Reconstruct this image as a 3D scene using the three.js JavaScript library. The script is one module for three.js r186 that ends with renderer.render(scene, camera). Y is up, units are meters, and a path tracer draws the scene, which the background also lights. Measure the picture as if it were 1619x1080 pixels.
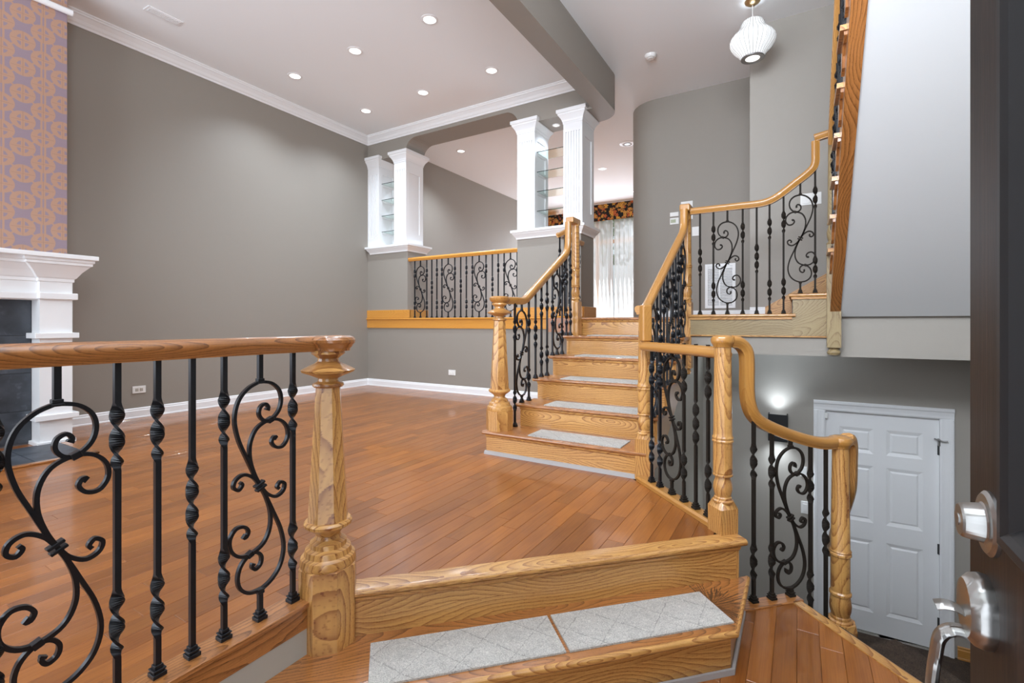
import * as THREE from 'three';
import { mergeGeometries, toCreasedNormals } from 'three/addons/utils/BufferGeometryUtils.js';
import { RoundedBoxGeometry } from 'three/addons/geometries/RoundedBoxGeometry.js';
import { RectAreaLightUniformsLib } from 'three/addons/lights/RectAreaLightUniformsLib.js';

// ------------------------------------------------------------------ camera, sky, light, exposure
const scene = new THREE.Scene();
const FOCAL = 760, YAW = 30.8 * Math.PI / 180;
const camera = new THREE.PerspectiveCamera(2 * Math.atan(540 / FOCAL) * 180 / Math.PI, 1619 / 1080, 0.02, 60);
camera.position.set(0, 1, 0);
camera.rotation.set(0, YAW, 0);
camera.setViewOffset(1619, 1080, 0, 29, 1619, 1080);          // shifted lens: horizon at pixel row 511
scene.add(camera);
const renderer = new THREE.WebGLRenderer({ antialias: true });
renderer.toneMapping = THREE.LinearToneMapping;
renderer.toneMappingExposure = 0.77;
renderer.shadowMap.enabled = true;
RectAreaLightUniformsLib.init();
scene.background = new THREE.Color(0.82, 0.92, 1.0);
scene.backgroundIntensity = 1.1;
function windowLight(w, h, intensity, at, to, color = 0xeaf2ff) {
  const l = new THREE.RectAreaLight(color, intensity, w, h);
  l.position.set(...at); l.lookAt(...to); l.name = 'daylight'; scene.add(l);
}
const SKYLIGHT = 12;
windowLight(3.2, 3.2, SKYLIGHT * 0.6, [-3.95, 2.15, 1.58], [-3.95, 3.6, -5]);          // living room front window, brightest from the sunlit paving below
windowLight(0.9, 2.05, SKYLIGHT * 0.22, [-0.32, 0.72, 0.19], [-0.32, 0.72, -5]);       // open front doorway
windowLight(2.2, 1.5, SKYLIGHT * 2.8, [-0.3, 3.0, 0.19], [-0.3, 6.0, -5]);             // window over the door
windowLight(3.0, 2.4, SKYLIGHT * 0.55, [-4.1, 2.3, -11.68], [-4.1, 1.6, 0]);            // dining room window
const LAMP = 11, LAMPCOLOR = 0xe2f0ff;

// ------------------------------------------------------------------ helpers
let seed = 7;
const rnd = () => { seed = (seed * 1664525 + 1013904223) >>> 0; return seed / 4294967296; };
const rr = (a, b) => a + (b - a) * rnd();
const V = (x, y, z) => new THREE.Vector3(x, y, z);
const S2 = Math.SQRT1_2;
const DX = (a, b) => (a + b) * S2, DZ = (a, b) => (b - a) * S2;      // entry steps run on a 45 degree grid (a along the steps, b towards the door)
const D = (a, b, y) => V(DX(a, b), y, DZ(a, b));
const used = {};
function uniq(n) { const k = used[n] = (used[n] ?? -1) + 1; return k ? n + '_' + String(k).padStart(3, '0') : n; }
function mk(name, geo, mat, parent) {
  const m = new THREE.Mesh(geo, mat); m.castShadow = m.receiveShadow = true;
  m.name = parent && parent !== scene ? name : uniq(name);
  (parent ?? scene).add(m); return m;
}
function grp(name, parent) { const g = new THREE.Group(); g.name = parent ? name : uniq(name); (parent ?? scene).add(g); return g; }
function tag(o, label, category, group) { o.userData.label = label; if (category) o.userData.category = category; if (group) o.userData.group = group; return o; }
function struct(o, label) { o.userData.kind = 'structure'; if (label) o.userData.label = label; o.userData.category = o.name.split('_')[0]; return o; }
function plain(g) { let q = g.index ? g.toNonIndexed() : g; for (const k of Object.keys(q.attributes)) if (!['position', 'normal', 'uv'].includes(k)) q.deleteAttribute(k); q.groups = []; return q; }
function merge(list) { return mergeGeometries(list.map(plain)); }
function fromTris(arr) {
  const g = new THREE.BufferGeometry(); g.setAttribute('position', new THREE.Float32BufferAttribute(arr, 3));
  let vol = 0; for (let i = 0; i < arr.length; i += 9) vol += arr[i] * (arr[i + 4] * arr[i + 8] - arr[i + 5] * arr[i + 7]) - arr[i + 1] * (arr[i + 3] * arr[i + 8] - arr[i + 5] * arr[i + 6]) + arr[i + 2] * (arr[i + 3] * arr[i + 7] - arr[i + 4] * arr[i + 6]);
  if (vol < 0) for (let i = 0; i < arr.length; i += 9) for (let c = 0; c < 3; c++) { const t = arr[i + 3 + c]; arr[i + 3 + c] = arr[i + 6 + c]; arr[i + 6 + c] = t; }
  g.setAttribute('position', new THREE.Float32BufferAttribute(arr, 3)); g.computeVertexNormals(); return g;
}
// texture coordinates in metres, u along the grain
function grainUV(g, grain = [0, 1, 0], ou = 0, ov = 0) {
  g = plain(g); const p = g.attributes.position, uv = new Float32Array(p.count * 2), G = V(...grain).normalize();
  const a = V(), b = V(), c = V(), n = V(), U = V(), W = V(), q = V();
  for (let i = 0; i < p.count; i += 3) {
    a.fromBufferAttribute(p, i); b.fromBufferAttribute(p, i + 1); c.fromBufferAttribute(p, i + 2);
    n.copy(b).sub(a).cross(q.copy(c).sub(a)).normalize();
    const d = G.dot(n);
    if (Math.abs(d) < 0.9) U.copy(G).addScaledVector(n, -d).normalize(); else U.set(Math.abs(n.y) < 0.5 ? 0 : 1, Math.abs(n.y) < 0.5 ? 1 : 0, 0).addScaledVector(n, 0).normalize();
    W.crossVectors(n, U).normalize();
    [a, b, c].forEach((v, k) => { uv[(i + k) * 2] = v.dot(U) + ou; uv[(i + k) * 2 + 1] = v.dot(W) + ov; });
  }
  g.setAttribute('uv', new THREE.BufferAttribute(uv, 2)); return g;
}
const XZ = (u, v, h) => [u, h, v], ZY = (u, v, h) => [h, v, u], XY = (u, v, h) => [u, v, h], DG = (u, v, h) => [DX(u, v), h, DZ(u, v)];
function prism(pts, h0, h1, map, holes = []) {
  const c = pts.map((p) => new THREE.Vector2(...p)), hs = holes.map((h) => h.map((p) => new THREE.Vector2(...p)));
  if (THREE.ShapeUtils.isClockWise(c)) c.reverse();
  hs.forEach((h) => { if (!THREE.ShapeUtils.isClockWise(h)) h.reverse(); });
  const f = THREE.ShapeUtils.triangulateShape(c, hs), all = [...c, ...hs.flat()], arr = [];
  for (const [i, j, k] of f) { for (const t of [i, j, k]) arr.push(...map(all[t].x, all[t].y, h1)); for (const t of [i, k, j]) arr.push(...map(all[t].x, all[t].y, h0)); }
  for (const ring of [c, ...hs]) for (let i = 0; i < ring.length; i++) {
    const p = ring[i], q = ring[(i + 1) % ring.length];
    arr.push(...map(p.x, p.y, h0), ...map(q.x, q.y, h0), ...map(q.x, q.y, h1), ...map(p.x, p.y, h0), ...map(q.x, q.y, h1), ...map(p.x, p.y, h1));
  }
  return fromTris(arr);
}
function arc(cx, cy, r, a0, a1, n = 8, ry = r) { const o = []; for (let i = 0; i <= n; i++) { const t = (a0 + (a1 - a0) * i / n) * Math.PI / 180; o.push([cx + r * Math.cos(t), cy + ry * Math.sin(t)]); } return o; }
function box(x0, x1, y0, y1, z0, z1, grain = [0, 1, 0]) {
  const g = new THREE.BoxGeometry(Math.abs(x1 - x0), Math.abs(y1 - y0), Math.abs(z1 - z0)); g.translate((x0 + x1) / 2, (y0 + y1) / 2, (z0 + z1) / 2);
  return grainUV(g, grain, rnd() * 3, rnd() * 3);
}
function rbox(x0, x1, y0, y1, z0, z1, r = 0.004, grain = [0, 1, 0], seg = 2) {
  const g = new RoundedBoxGeometry(Math.abs(x1 - x0), Math.abs(y1 - y0), Math.abs(z1 - z0), seg, r); g.translate((x0 + x1) / 2, (y0 + y1) / 2, (z0 + z1) / 2);
  return grainUV(g, grain, rnd() * 3, rnd() * 3);
}
// sweep a closed profile [s (sideways), t (up)] along points; side = horizontal vector across the path (constant, or one per point)
function sweep(path, profile, side, caps = true, crease = 0.7) {
  const n = path.length, m = profile.length, rows = [], len = [0];
  for (let i = 0; i < n; i++) {
    const T = V(); if (i > 0) T.add(V().subVectors(path[i], path[i - 1]).normalize()); if (i < n - 1) T.add(V().subVectors(path[i + 1], path[i]).normalize()); T.normalize();
    const s0 = Array.isArray(side) ? side[i] : side;
    let S = V().copy(s0).addScaledVector(T, -s0.dot(T)).normalize(); const N = V().crossVectors(S, T).normalize();
    let k = 1; if (i > 0 && i < n - 1) { const d1 = V().subVectors(path[i], path[i - 1]).normalize(); k = 1 / Math.max(0.5, d1.dot(T)); }
    rows.push(profile.map(([s, t]) => V().copy(path[i]).addScaledVector(S, s).addScaledVector(N, t * (Array.isArray(side) ? 1 : k))));
    if (i) len.push(len[i - 1] + path[i].distanceTo(path[i - 1]));
  }
  const per = [0]; for (let j = 0; j < m; j++) per.push(per[j] + Math.hypot(profile[(j + 1) % m][0] - profile[j][0], profile[(j + 1) % m][1] - profile[j][1]));
  const P = [], UV = [], ou = rnd() * 3, ov = rnd() * 2;
  const put = (i, j) => { const v = rows[i][j % m]; P.push(v.x, v.y, v.z); UV.push(len[i] + ou, per[j] * 1.9 + ov); };
  for (let i = 0; i < n - 1; i++) for (let j = 0; j < m; j++) { put(i, j); put(i + 1, j); put(i + 1, j + 1); put(i, j); put(i + 1, j + 1); put(i, j + 1); }
  if (caps) for (const [i, f] of [[0, 1], [n - 1, -1]]) {
    const tri = THREE.ShapeUtils.triangulateShape(profile.map((p) => new THREE.Vector2(...p)), []);
    for (const t of tri) for (const j of (f > 0 ? t : [t[0], t[2], t[1]])) { const v = rows[i][j]; P.push(v.x, v.y, v.z); UV.push(profile[j][0] + ou, profile[j][1] + ov); }
  }
  let g = new THREE.BufferGeometry(); g.setAttribute('position', new THREE.Float32BufferAttribute(P, 3)); g.setAttribute('uv', new THREE.Float32BufferAttribute(UV, 2));
  let vol = 0; for (let i = 0; i < P.length; i += 9) vol += P[i] * (P[i + 4] * P[i + 8] - P[i + 5] * P[i + 7]) - P[i + 1] * (P[i + 3] * P[i + 8] - P[i + 5] * P[i + 6]) + P[i + 2] * (P[i + 3] * P[i + 7] - P[i + 4] * P[i + 6]);
  if (vol < 0) { const a = g.attributes.position.array, u = g.attributes.uv.array; for (let i = 0; i < a.length / 9; i++) { for (let c = 0; c < 3; c++) { const t = a[i * 9 + 3 + c]; a[i * 9 + 3 + c] = a[i * 9 + 6 + c]; a[i * 9 + 6 + c] = t; } for (let c = 0; c < 2; c++) { const t = u[i * 6 + 2 + c]; u[i * 6 + 2 + c] = u[i * 6 + 4 + c]; u[i * 6 + 4 + c] = t; } } }
  g.computeVertexNormals(); return toCreasedNormals(g, crease);
}
function lathe(pts, seg = 28, flat = false, x = 0, y = 0, z = 0, crease = 0.6) {
  const k = flat ? 1 / Math.cos(Math.PI / seg) : 1;
  let g = new THREE.LatheGeometry(pts.map(([r, h]) => new THREE.Vector2(Math.max(r * k, 1e-4), h)), seg);
  if (flat) g.rotateY(Math.PI / seg);
  const uv = g.attributes.uv, p = g.attributes.position, o = rnd() * 3, o2 = rnd();
  for (let i = 0; i < uv.count; i++) uv.setXY(i, p.getY(i) + o, p.getX(i) * 0.8 + p.getZ(i) * 0.6 + o2);
  g = g.toNonIndexed(); g.computeVertexNormals();
  g = toCreasedNormals(g, flat ? 0.2 : crease); g.translate(x, y, z); return g;
}
function tube(pts, r, seg = 24, rad = 8, closed = false) { return plain(new THREE.TubeGeometry(new THREE.CatmullRomCurve3(pts, closed), seg, r, rad, closed)); }

// ------------------------------------------------------------------ textures
function hash(x, y, s) { let h = (x * 374761393 + y * 668265263 + s * 982451653) | 0; h = Math.imul(h ^ (h >>> 13), 1274126177); return ((h ^ (h >>> 16)) >>> 0) / 4294967296; }
function noise(x, y, s = 0, px = 0, py = 0) {
  const X = Math.floor(x), Y = Math.floor(y), fx = x - X, fy = y - Y, u = fx * fx * (3 - 2 * fx), v = fy * fy * (3 - 2 * fy);
  const wx = (i) => px ? ((i % px) + px) % px : i, wy = (i) => py ? ((i % py) + py) % py : i;
  const a = hash(wx(X), wy(Y), s), b = hash(wx(X + 1), wy(Y), s), c = hash(wx(X), wy(Y + 1), s), d = hash(wx(X + 1), wy(Y + 1), s);
  return a + (b - a) * u + (c - a) * v + (a - b - c + d) * u * v;
}
function fbm(x, y, s, px, py, o = 4) { let t = 0, k = 0.5, f = 1; for (let i = 0; i < o; i++) { t += k * noise(x * f, y * f, s + i, px * f, py * f); k *= 0.5; f *= 2; } return t; }
function dataTex(w, h, fn, mw, mh, srgb = true) {
  const d = new Uint8Array(w * h * 4);
  for (let j = 0; j < h; j++) for (let i = 0; i < w; i++) { const c = fn(i / w, j / h), k = (j * w + i) * 4; for (let q = 0; q < 3; q++) d[k + q] = Math.max(0, Math.min(255, c[q])); d[k + 3] = 255; }
  const t = new THREE.DataTexture(d, w, h); t.wrapS = t.wrapT = THREE.RepeatWrapping; t.magFilter = THREE.LinearFilter; t.minFilter = THREE.LinearMipmapLinearFilter; t.generateMipmaps = true;
  if (srgb) t.colorSpace = THREE.SRGBColorSpace; t.repeat.set(1 / mw, 1 / mh); t.needsUpdate = true; return t;
}
const lerp3 = (a, b, t) => [a[0] + (b[0] - a[0]) * t, a[1] + (b[1] - a[1]) * t, a[2] + (b[2] - a[2]) * t];
// plain-sawn oak, u along the grain: 1.6 m x 0.4 m
function oakMix(u, v, s, contrast) {
  const y = v * 0.4, wob = 0.016 * (fbm(u * 6, v * 4, s, 6, 4, 3) - 0.5) + 0.05 * Math.sin(2 * Math.PI * u);
  const cell = Math.floor(v * 2), c = 0.1 + cell * 0.2;
  const yy = y - c + 0.01 * Math.sin(4 * Math.PI * u + cell), dd = 0.03 + wob + 0.035 * Math.sin(2 * Math.PI * u + 1.7 * cell);
  const rad = Math.sqrt(yy * yy + dd * dd);
  let ring = (rad * 78 + 0.45 * fbm(u * 40, v * 8, s + 9, 40, 8, 2)) % 1; ring = ring < 0.72 ? ring / 0.72 * 0.35 : 0.35 + (ring - 0.72) / 0.28 * 0.65;
  const pore = noise(u * 160, v * 420, s + 20, 160, 420), streak = noise(u * 10, v * 260, s + 30, 10, 260);
  const t = ring * 0.62 * contrast + (pore > 0.78 ? 0.32 * contrast : 0) * (0.4 + ring) + (streak - 0.5) * 0.3 + (fbm(u * 4, v * 3, s + 40, 4, 3, 2) - 0.5) * 0.35;
  return Math.max(0, Math.min(1, t));
}
function oakTex(light, dark, s, contrast = 1) { return dataTex(1024, 512, (u, v) => lerp3(light, dark, oakMix(u, v, s, contrast)), 1.6, 0.4); }
// the entry tread: varnish rubbed off in dark bristly scratches past the mat, u = position along the step + 0.3, v = 0.2 - position across
function wornTreadTex(light, dark, s) {
  return dataTex(2048, 512, (u, v) => {
    const a = u * 2 - 0.3, w = v * 0.5, b = 0.2 - (w < 0.25 ? 2.0 + w : 1.5 + w);
    let c = lerp3(light, dark, oakMix(u * 1.25, v * 1.25, s, 1.1));
    const da = a - 1.30, db = b + 1.74, ang = Math.atan2(db, da), r = Math.hypot(da, db * 1.1), br = noise(ang * 60 + 200, r * 14, 301), reach = 0.05 + 0.11 * noise(ang * 40 + 90, 3, 305);
    if (da > -0.01 && r < reach + 0.03 && br > 0.42) c = lerp3(c, [58, 42, 38], 0.75);
    return c;
  }, 2.0, 0.5);
}
// smooth maple strip, u along the grain: 1.2 m x 0.25 m
function mapleTex(light, dark, s) {
  return dataTex(1024, 256, (u, v) => {
    const st = noise(u * 8, v * 90, s, 8, 90), st2 = noise(u * 30, v * 160, s + 3, 30, 160), bl = fbm(u * 8, v * 4, s + 5, 8, 4, 3), fl = fbm(u * 24, v * 8, s + 11, 24, 8, 2);
    return lerp3(light, dark, Math.max(0, Math.min(1, 0.15 + (st - 0.5) * 0.35 + (st2 - 0.5) * 0.2 + (bl - 0.45) * 0.6 + (fl > 0.62 ? (fl - 0.62) * 0.7 : 0))));
  }, 1.2, 0.25);
}
const T_oak = oakTex([240, 190, 112], [142, 82, 34], 1, 1.15), T_oakGold = oakTex([236, 178, 96], [186, 120, 48], 5, 0.55), T_oakRed = oakTex([204, 144, 86], [98, 60, 30], 9, 1.1), T_maple = mapleTex([224, 152, 82], [158, 92, 42], 3);
const T_oakPale = oakTex([214, 190, 150], [140, 108, 78], 13, 0.9);
const T_worn = wornTreadTex([204, 144, 86], [98, 60, 30], 9);
const T_paint = dataTex(256, 256, (u, v) => { const n = 128 + (fbm(u * 32, v * 32, 60, 32, 32, 3) - 0.5) * 90; return [n, n, n]; }, 0.25, 0.25, false);
const T_slate = dataTex(512, 512, (u, v) => { const n = fbm(u * 6, v * 6, 70, 6, 6, 5), m = fbm(u * 18 + n * 3, v * 18, 75, 18, 18, 3), t = n * 0.8 + (m > 0.55 ? (m - 0.55) * 1.6 : 0); return [38 + 60 * t, 42 + 62 * t, 48 + 64 * t]; }, 0.6, 0.6);
const T_darkwood = dataTex(512, 512, (u, v) => { const s = noise(u * 5, v * 150, 80, 5, 150), f = noise(u * 60, v * 300, 81, 60, 300), b = fbm(u * 3, v * 10, 82, 3, 10, 3); const t = Math.max(0, s * 0.5 + f * 0.4 + b * 0.5 - 0.35); return [24 + 46 * t, 19 + 32 * t, 17 + 25 * t]; }, 0.9, 0.3);
const T_carpet = dataTex(512, 512, (u, v) => {
  const n = noise(u * 170, v * 170, 90, 170, 170), m = fbm(u * 20, v * 20, 91, 20, 20, 3);
  const k = 2, a = ((u + v) * k + 0.03 * (noise(u * 30, v * 30, 95, 30, 30) - 0.5)) % 1, b = ((u - v + 4) * k + 0.03 * (noise(u * 30, v * 30, 96, 30, 30) - 0.5)) % 1;
  const line = Math.min(Math.abs(a - 0.5), Math.abs(b - 0.5)) < 0.016 && n > 0.25 ? 0.26 : 0;
  const t = n * 0.5 + m * 0.25 + line; return lerp3([248, 244, 236], [146, 142, 136], t);
}, 0.4, 0.4);
const T_carpetBump = dataTex(256, 256, (u, v) => { const n = 255 * noise(u * 128, v * 128, 97, 128, 128); return [n, n, n]; }, 0.16, 0.16, false);
const T_brownCarpet = dataTex(256, 256, (u, v) => { const n = noise(u * 128, v * 128, 101, 128, 128), m = fbm(u * 8, v * 8, 102, 8, 8, 3); return lerp3([104, 84, 66], [40, 30, 24], n * 0.7 + m * 0.4); }, 0.3, 0.3);

function canvasTex(w, h, draw, mw, mh) {
  const c = document.createElement('canvas'); c.width = w; c.height = h; draw(c.getContext('2d'), w, h);
  const t = new THREE.CanvasTexture(c); t.wrapS = t.wrapT = THREE.RepeatWrapping; t.colorSpace = THREE.SRGBColorSpace; t.repeat.set(1 / mw, 1 / mh); return t;
}
const T_wallpaper = canvasTex(512, 512, (c, w, h) => {
  c.fillStyle = '#98858f'; c.fillRect(0, 0, w, h);
  c.fillStyle = 'rgba(160,140,150,0.25)'; for (let i = 0; i < 90; i++) c.fillRect(0, rnd() * h, w, 1);
  c.strokeStyle = '#b8917a'; c.fillStyle = '#b8917a';
  for (const x of [128, 384]) { c.lineWidth = 13; for (const o of [-12, 12]) { c.beginPath(); c.moveTo(x + o, 0); c.lineTo(x + o, h); c.stroke(); } }
  const rosette = (x, y) => {
    c.save(); c.translate(x, y); c.beginPath(); c.ellipse(0, 0, 80, 86, 0, 0, 7); c.fillStyle = '#b8917a'; c.fill();
    c.fillStyle = '#98858f'; for (const [sx, sy] of [[1, 1], [1, -1], [-1, 1], [-1, -1]]) { c.beginPath(); c.moveTo(sx * 12, sy * 16); c.lineTo(sx * 12, sy * 54); c.quadraticCurveTo(sx * 30, sy * 48, sx * 38, sy * 16); c.closePath(); c.fill(); }
    c.strokeStyle = '#a27f6c'; c.lineWidth = 3; c.beginPath(); c.moveTo(0, -84); c.lineTo(0, 84); c.moveTo(-72, 0); c.lineTo(72, 0); c.stroke(); c.restore();
  };
  for (const [x, y] of [[128, 128], [384, 128], [128, 384], [384, 384], [0, 256], [256, 256], [512, 256], [0, 0], [256, 0], [512, 0], [0, 512], [256, 512], [512, 512]]) rosette(x, y);
  c.strokeStyle = '#b8917a'; c.lineWidth = 14;
  for (const x of [0, 256]) for (const y of [0, 256]) { c.beginPath(); c.moveTo(x + 56, y + 56); c.lineTo(x + 84, y + 84); c.moveTo(x + 200, y + 56); c.lineTo(x + 172, y + 84); c.moveTo(x + 56, y + 200); c.lineTo(x + 84, y + 172); c.moveTo(x + 200, y + 200); c.lineTo(x + 172, y + 172); c.stroke(); }
}, 0.50, 0.44);
const T_valance = canvasTex(1024, 512, (c, w, h) => {
  c.fillStyle = '#15110f'; c.fillRect(0, 0, w, h);
  const cols = ['#c8843a', '#d89b48', '#b8502a', '#a8743a', '#e0a640', '#c4602e'];
  for (let i = 0; i < 110; i++) {
    const x = rnd() * w, y = rnd() * h, s = rr(26, 62), rot = rnd() * 6; c.save(); c.translate(x, y); c.rotate(rot); c.fillStyle = cols[Math.floor(rnd() * cols.length)];
    c.beginPath(); for (let k = 0; k <= 40; k++) { const a = k / 40 * 2 * Math.PI, r = s * (0.72 + 0.28 * Math.cos(5 * a) + 0.06 * Math.cos(15 * a)); k ? c.lineTo(r * Math.cos(a), r * Math.sin(a)) : c.moveTo(r, 0); } c.fill();
    c.strokeStyle = '#4a2412'; c.lineWidth = 3; for (let k = 0; k < 5; k++) { const a = k / 5 * 2 * Math.PI; c.beginPath(); c.moveTo(0, 0); c.lineTo(s * 0.8 * Math.cos(a), s * 0.8 * Math.sin(a)); c.stroke(); }
    c.restore();
    c.strokeStyle = '#8d6a34'; c.lineWidth = 3; c.beginPath(); c.moveTo(x, y); c.quadraticCurveTo(x + rr(-60, 60), y + rr(-60, 60), x + rr(-110, 110), y + rr(-90, 90)); c.stroke();
  }
}, 1.1, 0.55);

// ------------------------------------------------------------------ materials
const std = (o) => new THREE.MeshStandardMaterial(o), phy = (o) => new THREE.MeshPhysicalMaterial(o);
const lin = (r, g, b) => new THREE.Color().setRGB(r, g, b);
const M = {
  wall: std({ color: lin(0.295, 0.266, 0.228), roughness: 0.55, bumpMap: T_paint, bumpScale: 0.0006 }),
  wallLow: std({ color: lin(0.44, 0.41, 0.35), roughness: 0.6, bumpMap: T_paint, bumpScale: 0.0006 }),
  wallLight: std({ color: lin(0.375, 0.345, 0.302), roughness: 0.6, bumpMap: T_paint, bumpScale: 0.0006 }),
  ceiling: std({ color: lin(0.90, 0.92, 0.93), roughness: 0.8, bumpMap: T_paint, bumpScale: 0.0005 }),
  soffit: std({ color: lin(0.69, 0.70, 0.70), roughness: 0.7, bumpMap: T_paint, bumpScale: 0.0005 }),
  trim: std({ color: lin(0.86, 0.86, 0.86), roughness: 0.32 }),
  whiteDoor: std({ color: lin(0.88, 0.88, 0.88), roughness: 0.38 }),
  oak: phy({ color: lin(0.76, 0.69, 0.65), map: T_oak, roughness: 0.38, clearcoat: 0.65, clearcoatRoughness: 0.16 }),
  stripGrey: std({ color: lin(0.40, 0.38, 0.37), roughness: 0.5 }),
  treadRed: phy({ color: lin(0.76, 0.66, 0.56), map: T_oakRed, roughness: 0.3, clearcoat: 0.8, clearcoatRoughness: 0.1 }),
  railGold: phy({ color: lin(0.60, 0.54, 0.46), map: T_oakGold, roughness: 0.34, clearcoat: 0.8, clearcoatRoughness: 0.14 }),
  ledge: phy({ color: lin(0.80, 0.68, 0.42), map: T_oakGold, roughness: 0.34, clearcoat: 0.6, clearcoatRoughness: 0.15 }),
  oakPale: phy({ color: lin(0.56, 0.55, 0.46), map: T_oakPale, roughness: 0.42, clearcoat: 0.4, clearcoatRoughness: 0.2 }),
  treadWorn: phy({ color: lin(0.76, 0.66, 0.56), map: T_worn, roughness: 0.3, clearcoat: 0.8, clearcoatRoughness: 0.1 }),
  subfloor: std({ color: lin(0.05, 0.028, 0.016), roughness: 0.9 }),
  iron: std({ color: lin(0.012, 0.013, 0.016), roughness: 0.36, metalness: 0.35 }),
  ironBrown: phy({ color: lin(0.022, 0.017, 0.013), roughness: 0.7, specularIntensity: 0.35 }),
  slate: std({ map: T_slate, roughness: 0.45, bumpMap: T_slate, bumpScale: 0.002 }),
  grout: std({ color: lin(0.16, 0.16, 0.17), roughness: 0.9 }),
  black: std({ color: lin(0.012, 0.012, 0.013), roughness: 0.5 }),
  frontDoor: phy({ map: T_darkwood, roughness: 0.46, bumpMap: T_darkwood, bumpScale: 0.003, specularIntensity: 0.55 }),
  nickel: std({ color: lin(0.42, 0.41, 0.39), metalness: 1, roughness: 0.3 }),
  steel: std({ color: lin(0.35, 0.34, 0.33), metalness: 1, roughness: 0.4 }),
  brass: std({ color: lin(0.55, 0.40, 0.22), metalness: 1, roughness: 0.3 }),
  plastic: std({ color: lin(0.82, 0.81, 0.78), roughness: 0.35 }),
  slotDark: std({ color: lin(0.05, 0.05, 0.05), roughness: 0.6 }),
  screenGreen: std({ color: lin(0.42, 0.45, 0.30), roughness: 0.3 }),
  carpet: std({ map: T_carpet, roughness: 1, bumpMap: T_carpetBump, bumpScale: 0.004 }),
  brownCarpet: std({ map: T_brownCarpet, roughness: 1, bumpMap: T_carpetBump, bumpScale: 0.004 }),
  wallpaper: std({ map: T_wallpaper, roughness: 0.42, metalness: 0.15 }),
  valance: std({ map: T_valance, roughness: 0.9 }),
  sheer: phy({ color: lin(0.93, 0.92, 0.90), transmission: 0.62, roughness: 0.6, side: THREE.DoubleSide }),
  glassShelf: phy({ color: lin(0.86, 0.96, 0.92), transmission: 1, roughness: 0.02, thickness: 0.01, ior: 1.5, attenuationColor: lin(0.35, 0.75, 0.62), attenuationDistance: 0.25 }),
  pane: phy({ color: lin(0.97, 0.99, 0.98), transmission: 1, roughness: 0.0, thickness: 0, ior: 1.5 }),
  fireGlass: std({ color: lin(0.30, 0.31, 0.31), roughness: 0.12, metalness: 0.4 }),
  glow: std({ color: lin(1, 1, 1), emissive: lin(1, 0.97, 0.92), emissiveIntensity: 2.6, roughness: 0.5 }),
  shade: phy({ color: lin(0.93, 0.91, 0.88), transmission: 0.12, roughness: 1, side: THREE.DoubleSide }),
  rib: std({ color: lin(0.42, 0.40, 0.38), roughness: 0.7 }),
  leaf: std({ color: lin(0.12, 0.22, 0.05), roughness: 0.8 }),
  deckWhite: std({ color: lin(0.85, 0.85, 0.85), roughness: 0.6 }),
  paving: std({ color: lin(0.34, 0.33, 0.31), roughness: 0.9 }),
};
const floorTones = [[0.43, 0.34, 0.215], [0.46, 0.37, 0.24], [0.53, 0.43, 0.28], [0.40, 0.325, 0.20], [0.47, 0.38, 0.25], [0.35, 0.275, 0.175]].map((c) => phy({ color: lin(...c), map: T_maple, roughness: 0.34, clearcoat: 0.42, clearcoatRoughness: 0.08 }));

// ------------------------------------------------------------------ levels and main lines
const XL = -5.99, ZB = -5.49, ZB2 = -5.91, CEIL = 3.99, CEIL2 = 4.04, RISE = 0.176, RUN = 0.30, LAND = 1.056, ENTRY = -0.352, LOW = -1.875, XR = 1.35, ZD = -5.5, ZF = 1.6, ZE = 0.22, ZW = -11.8;

// ------------------------------------------------------------------ walls and ceilings
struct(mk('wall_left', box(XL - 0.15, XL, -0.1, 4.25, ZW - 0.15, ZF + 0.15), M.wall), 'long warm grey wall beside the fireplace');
{ // wall between living room and raised dining room: lower part, two piers, header with rounded opening
  const r = 0.2, hb = 3.82, x0 = -5.174, x1 = -3.18, up = 3.6;
  const low = [[XL, -0.1], [-2.29, -0.1], [-2.29, 2.13], [-3.19, 2.13], [-3.19, LAND], [-5.13, LAND], [-5.13, 2.13], [XL, 2.13]];
  const head = [[XL, up], [x0, up], ...arc(x0 + r, hb - r, r, 180, 90, 8), ...arc(x1 - r, hb - r, r, 90, 0, 8), [x1, up], [-2.29, up], [-2.29, CEIL2 + 0.15], [XL, CEIL2 + 0.15]];
  const w = struct(mk('wall_back', grainUV(prism(low, ZB2, ZB, XY)), M.wallLow), 'grey wall between living room and dining room with wide rounded opening');
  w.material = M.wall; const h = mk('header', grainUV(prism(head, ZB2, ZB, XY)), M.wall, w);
}
{ // dropped beam, with its rounded end wrapping behind the pier
  const pl = [[-2.14, ZF], [-1.93, ZF], ...arc(-2.19, -5.65, 0.26, 0, -90, 10), [-2.29, ZB2], [-2.29, ZB], [-2.14, ZB]];
  struct(mk('beam', grainUV(prism(pl, 3.6, CEIL2 + 0.1, XZ)), M.wall), 'dropped grey ceiling beam with rounded end over the columns');
}
struct(mk('ceiling', box(XL - 0.1, -2.1, CEIL, CEIL + 0.2, ZB - 0.1, ZF + 0.1), M.ceiling), 'white living room ceiling with recessed lights');
struct(mk('ceiling', box(-2.13, XR + 0.1, CEIL2, CEIL2 + 0.2, ZB - 0.3, ZF), M.ceiling), 'white ceiling over the stair hall and entry');
struct(mk('ceiling', box(XL - 0.1, XR, CEIL2, CEIL2 + 0.2, ZW - 0.1, ZB - 0.3), M.ceiling), 'white dining room ceiling seen through the opening');
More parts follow.
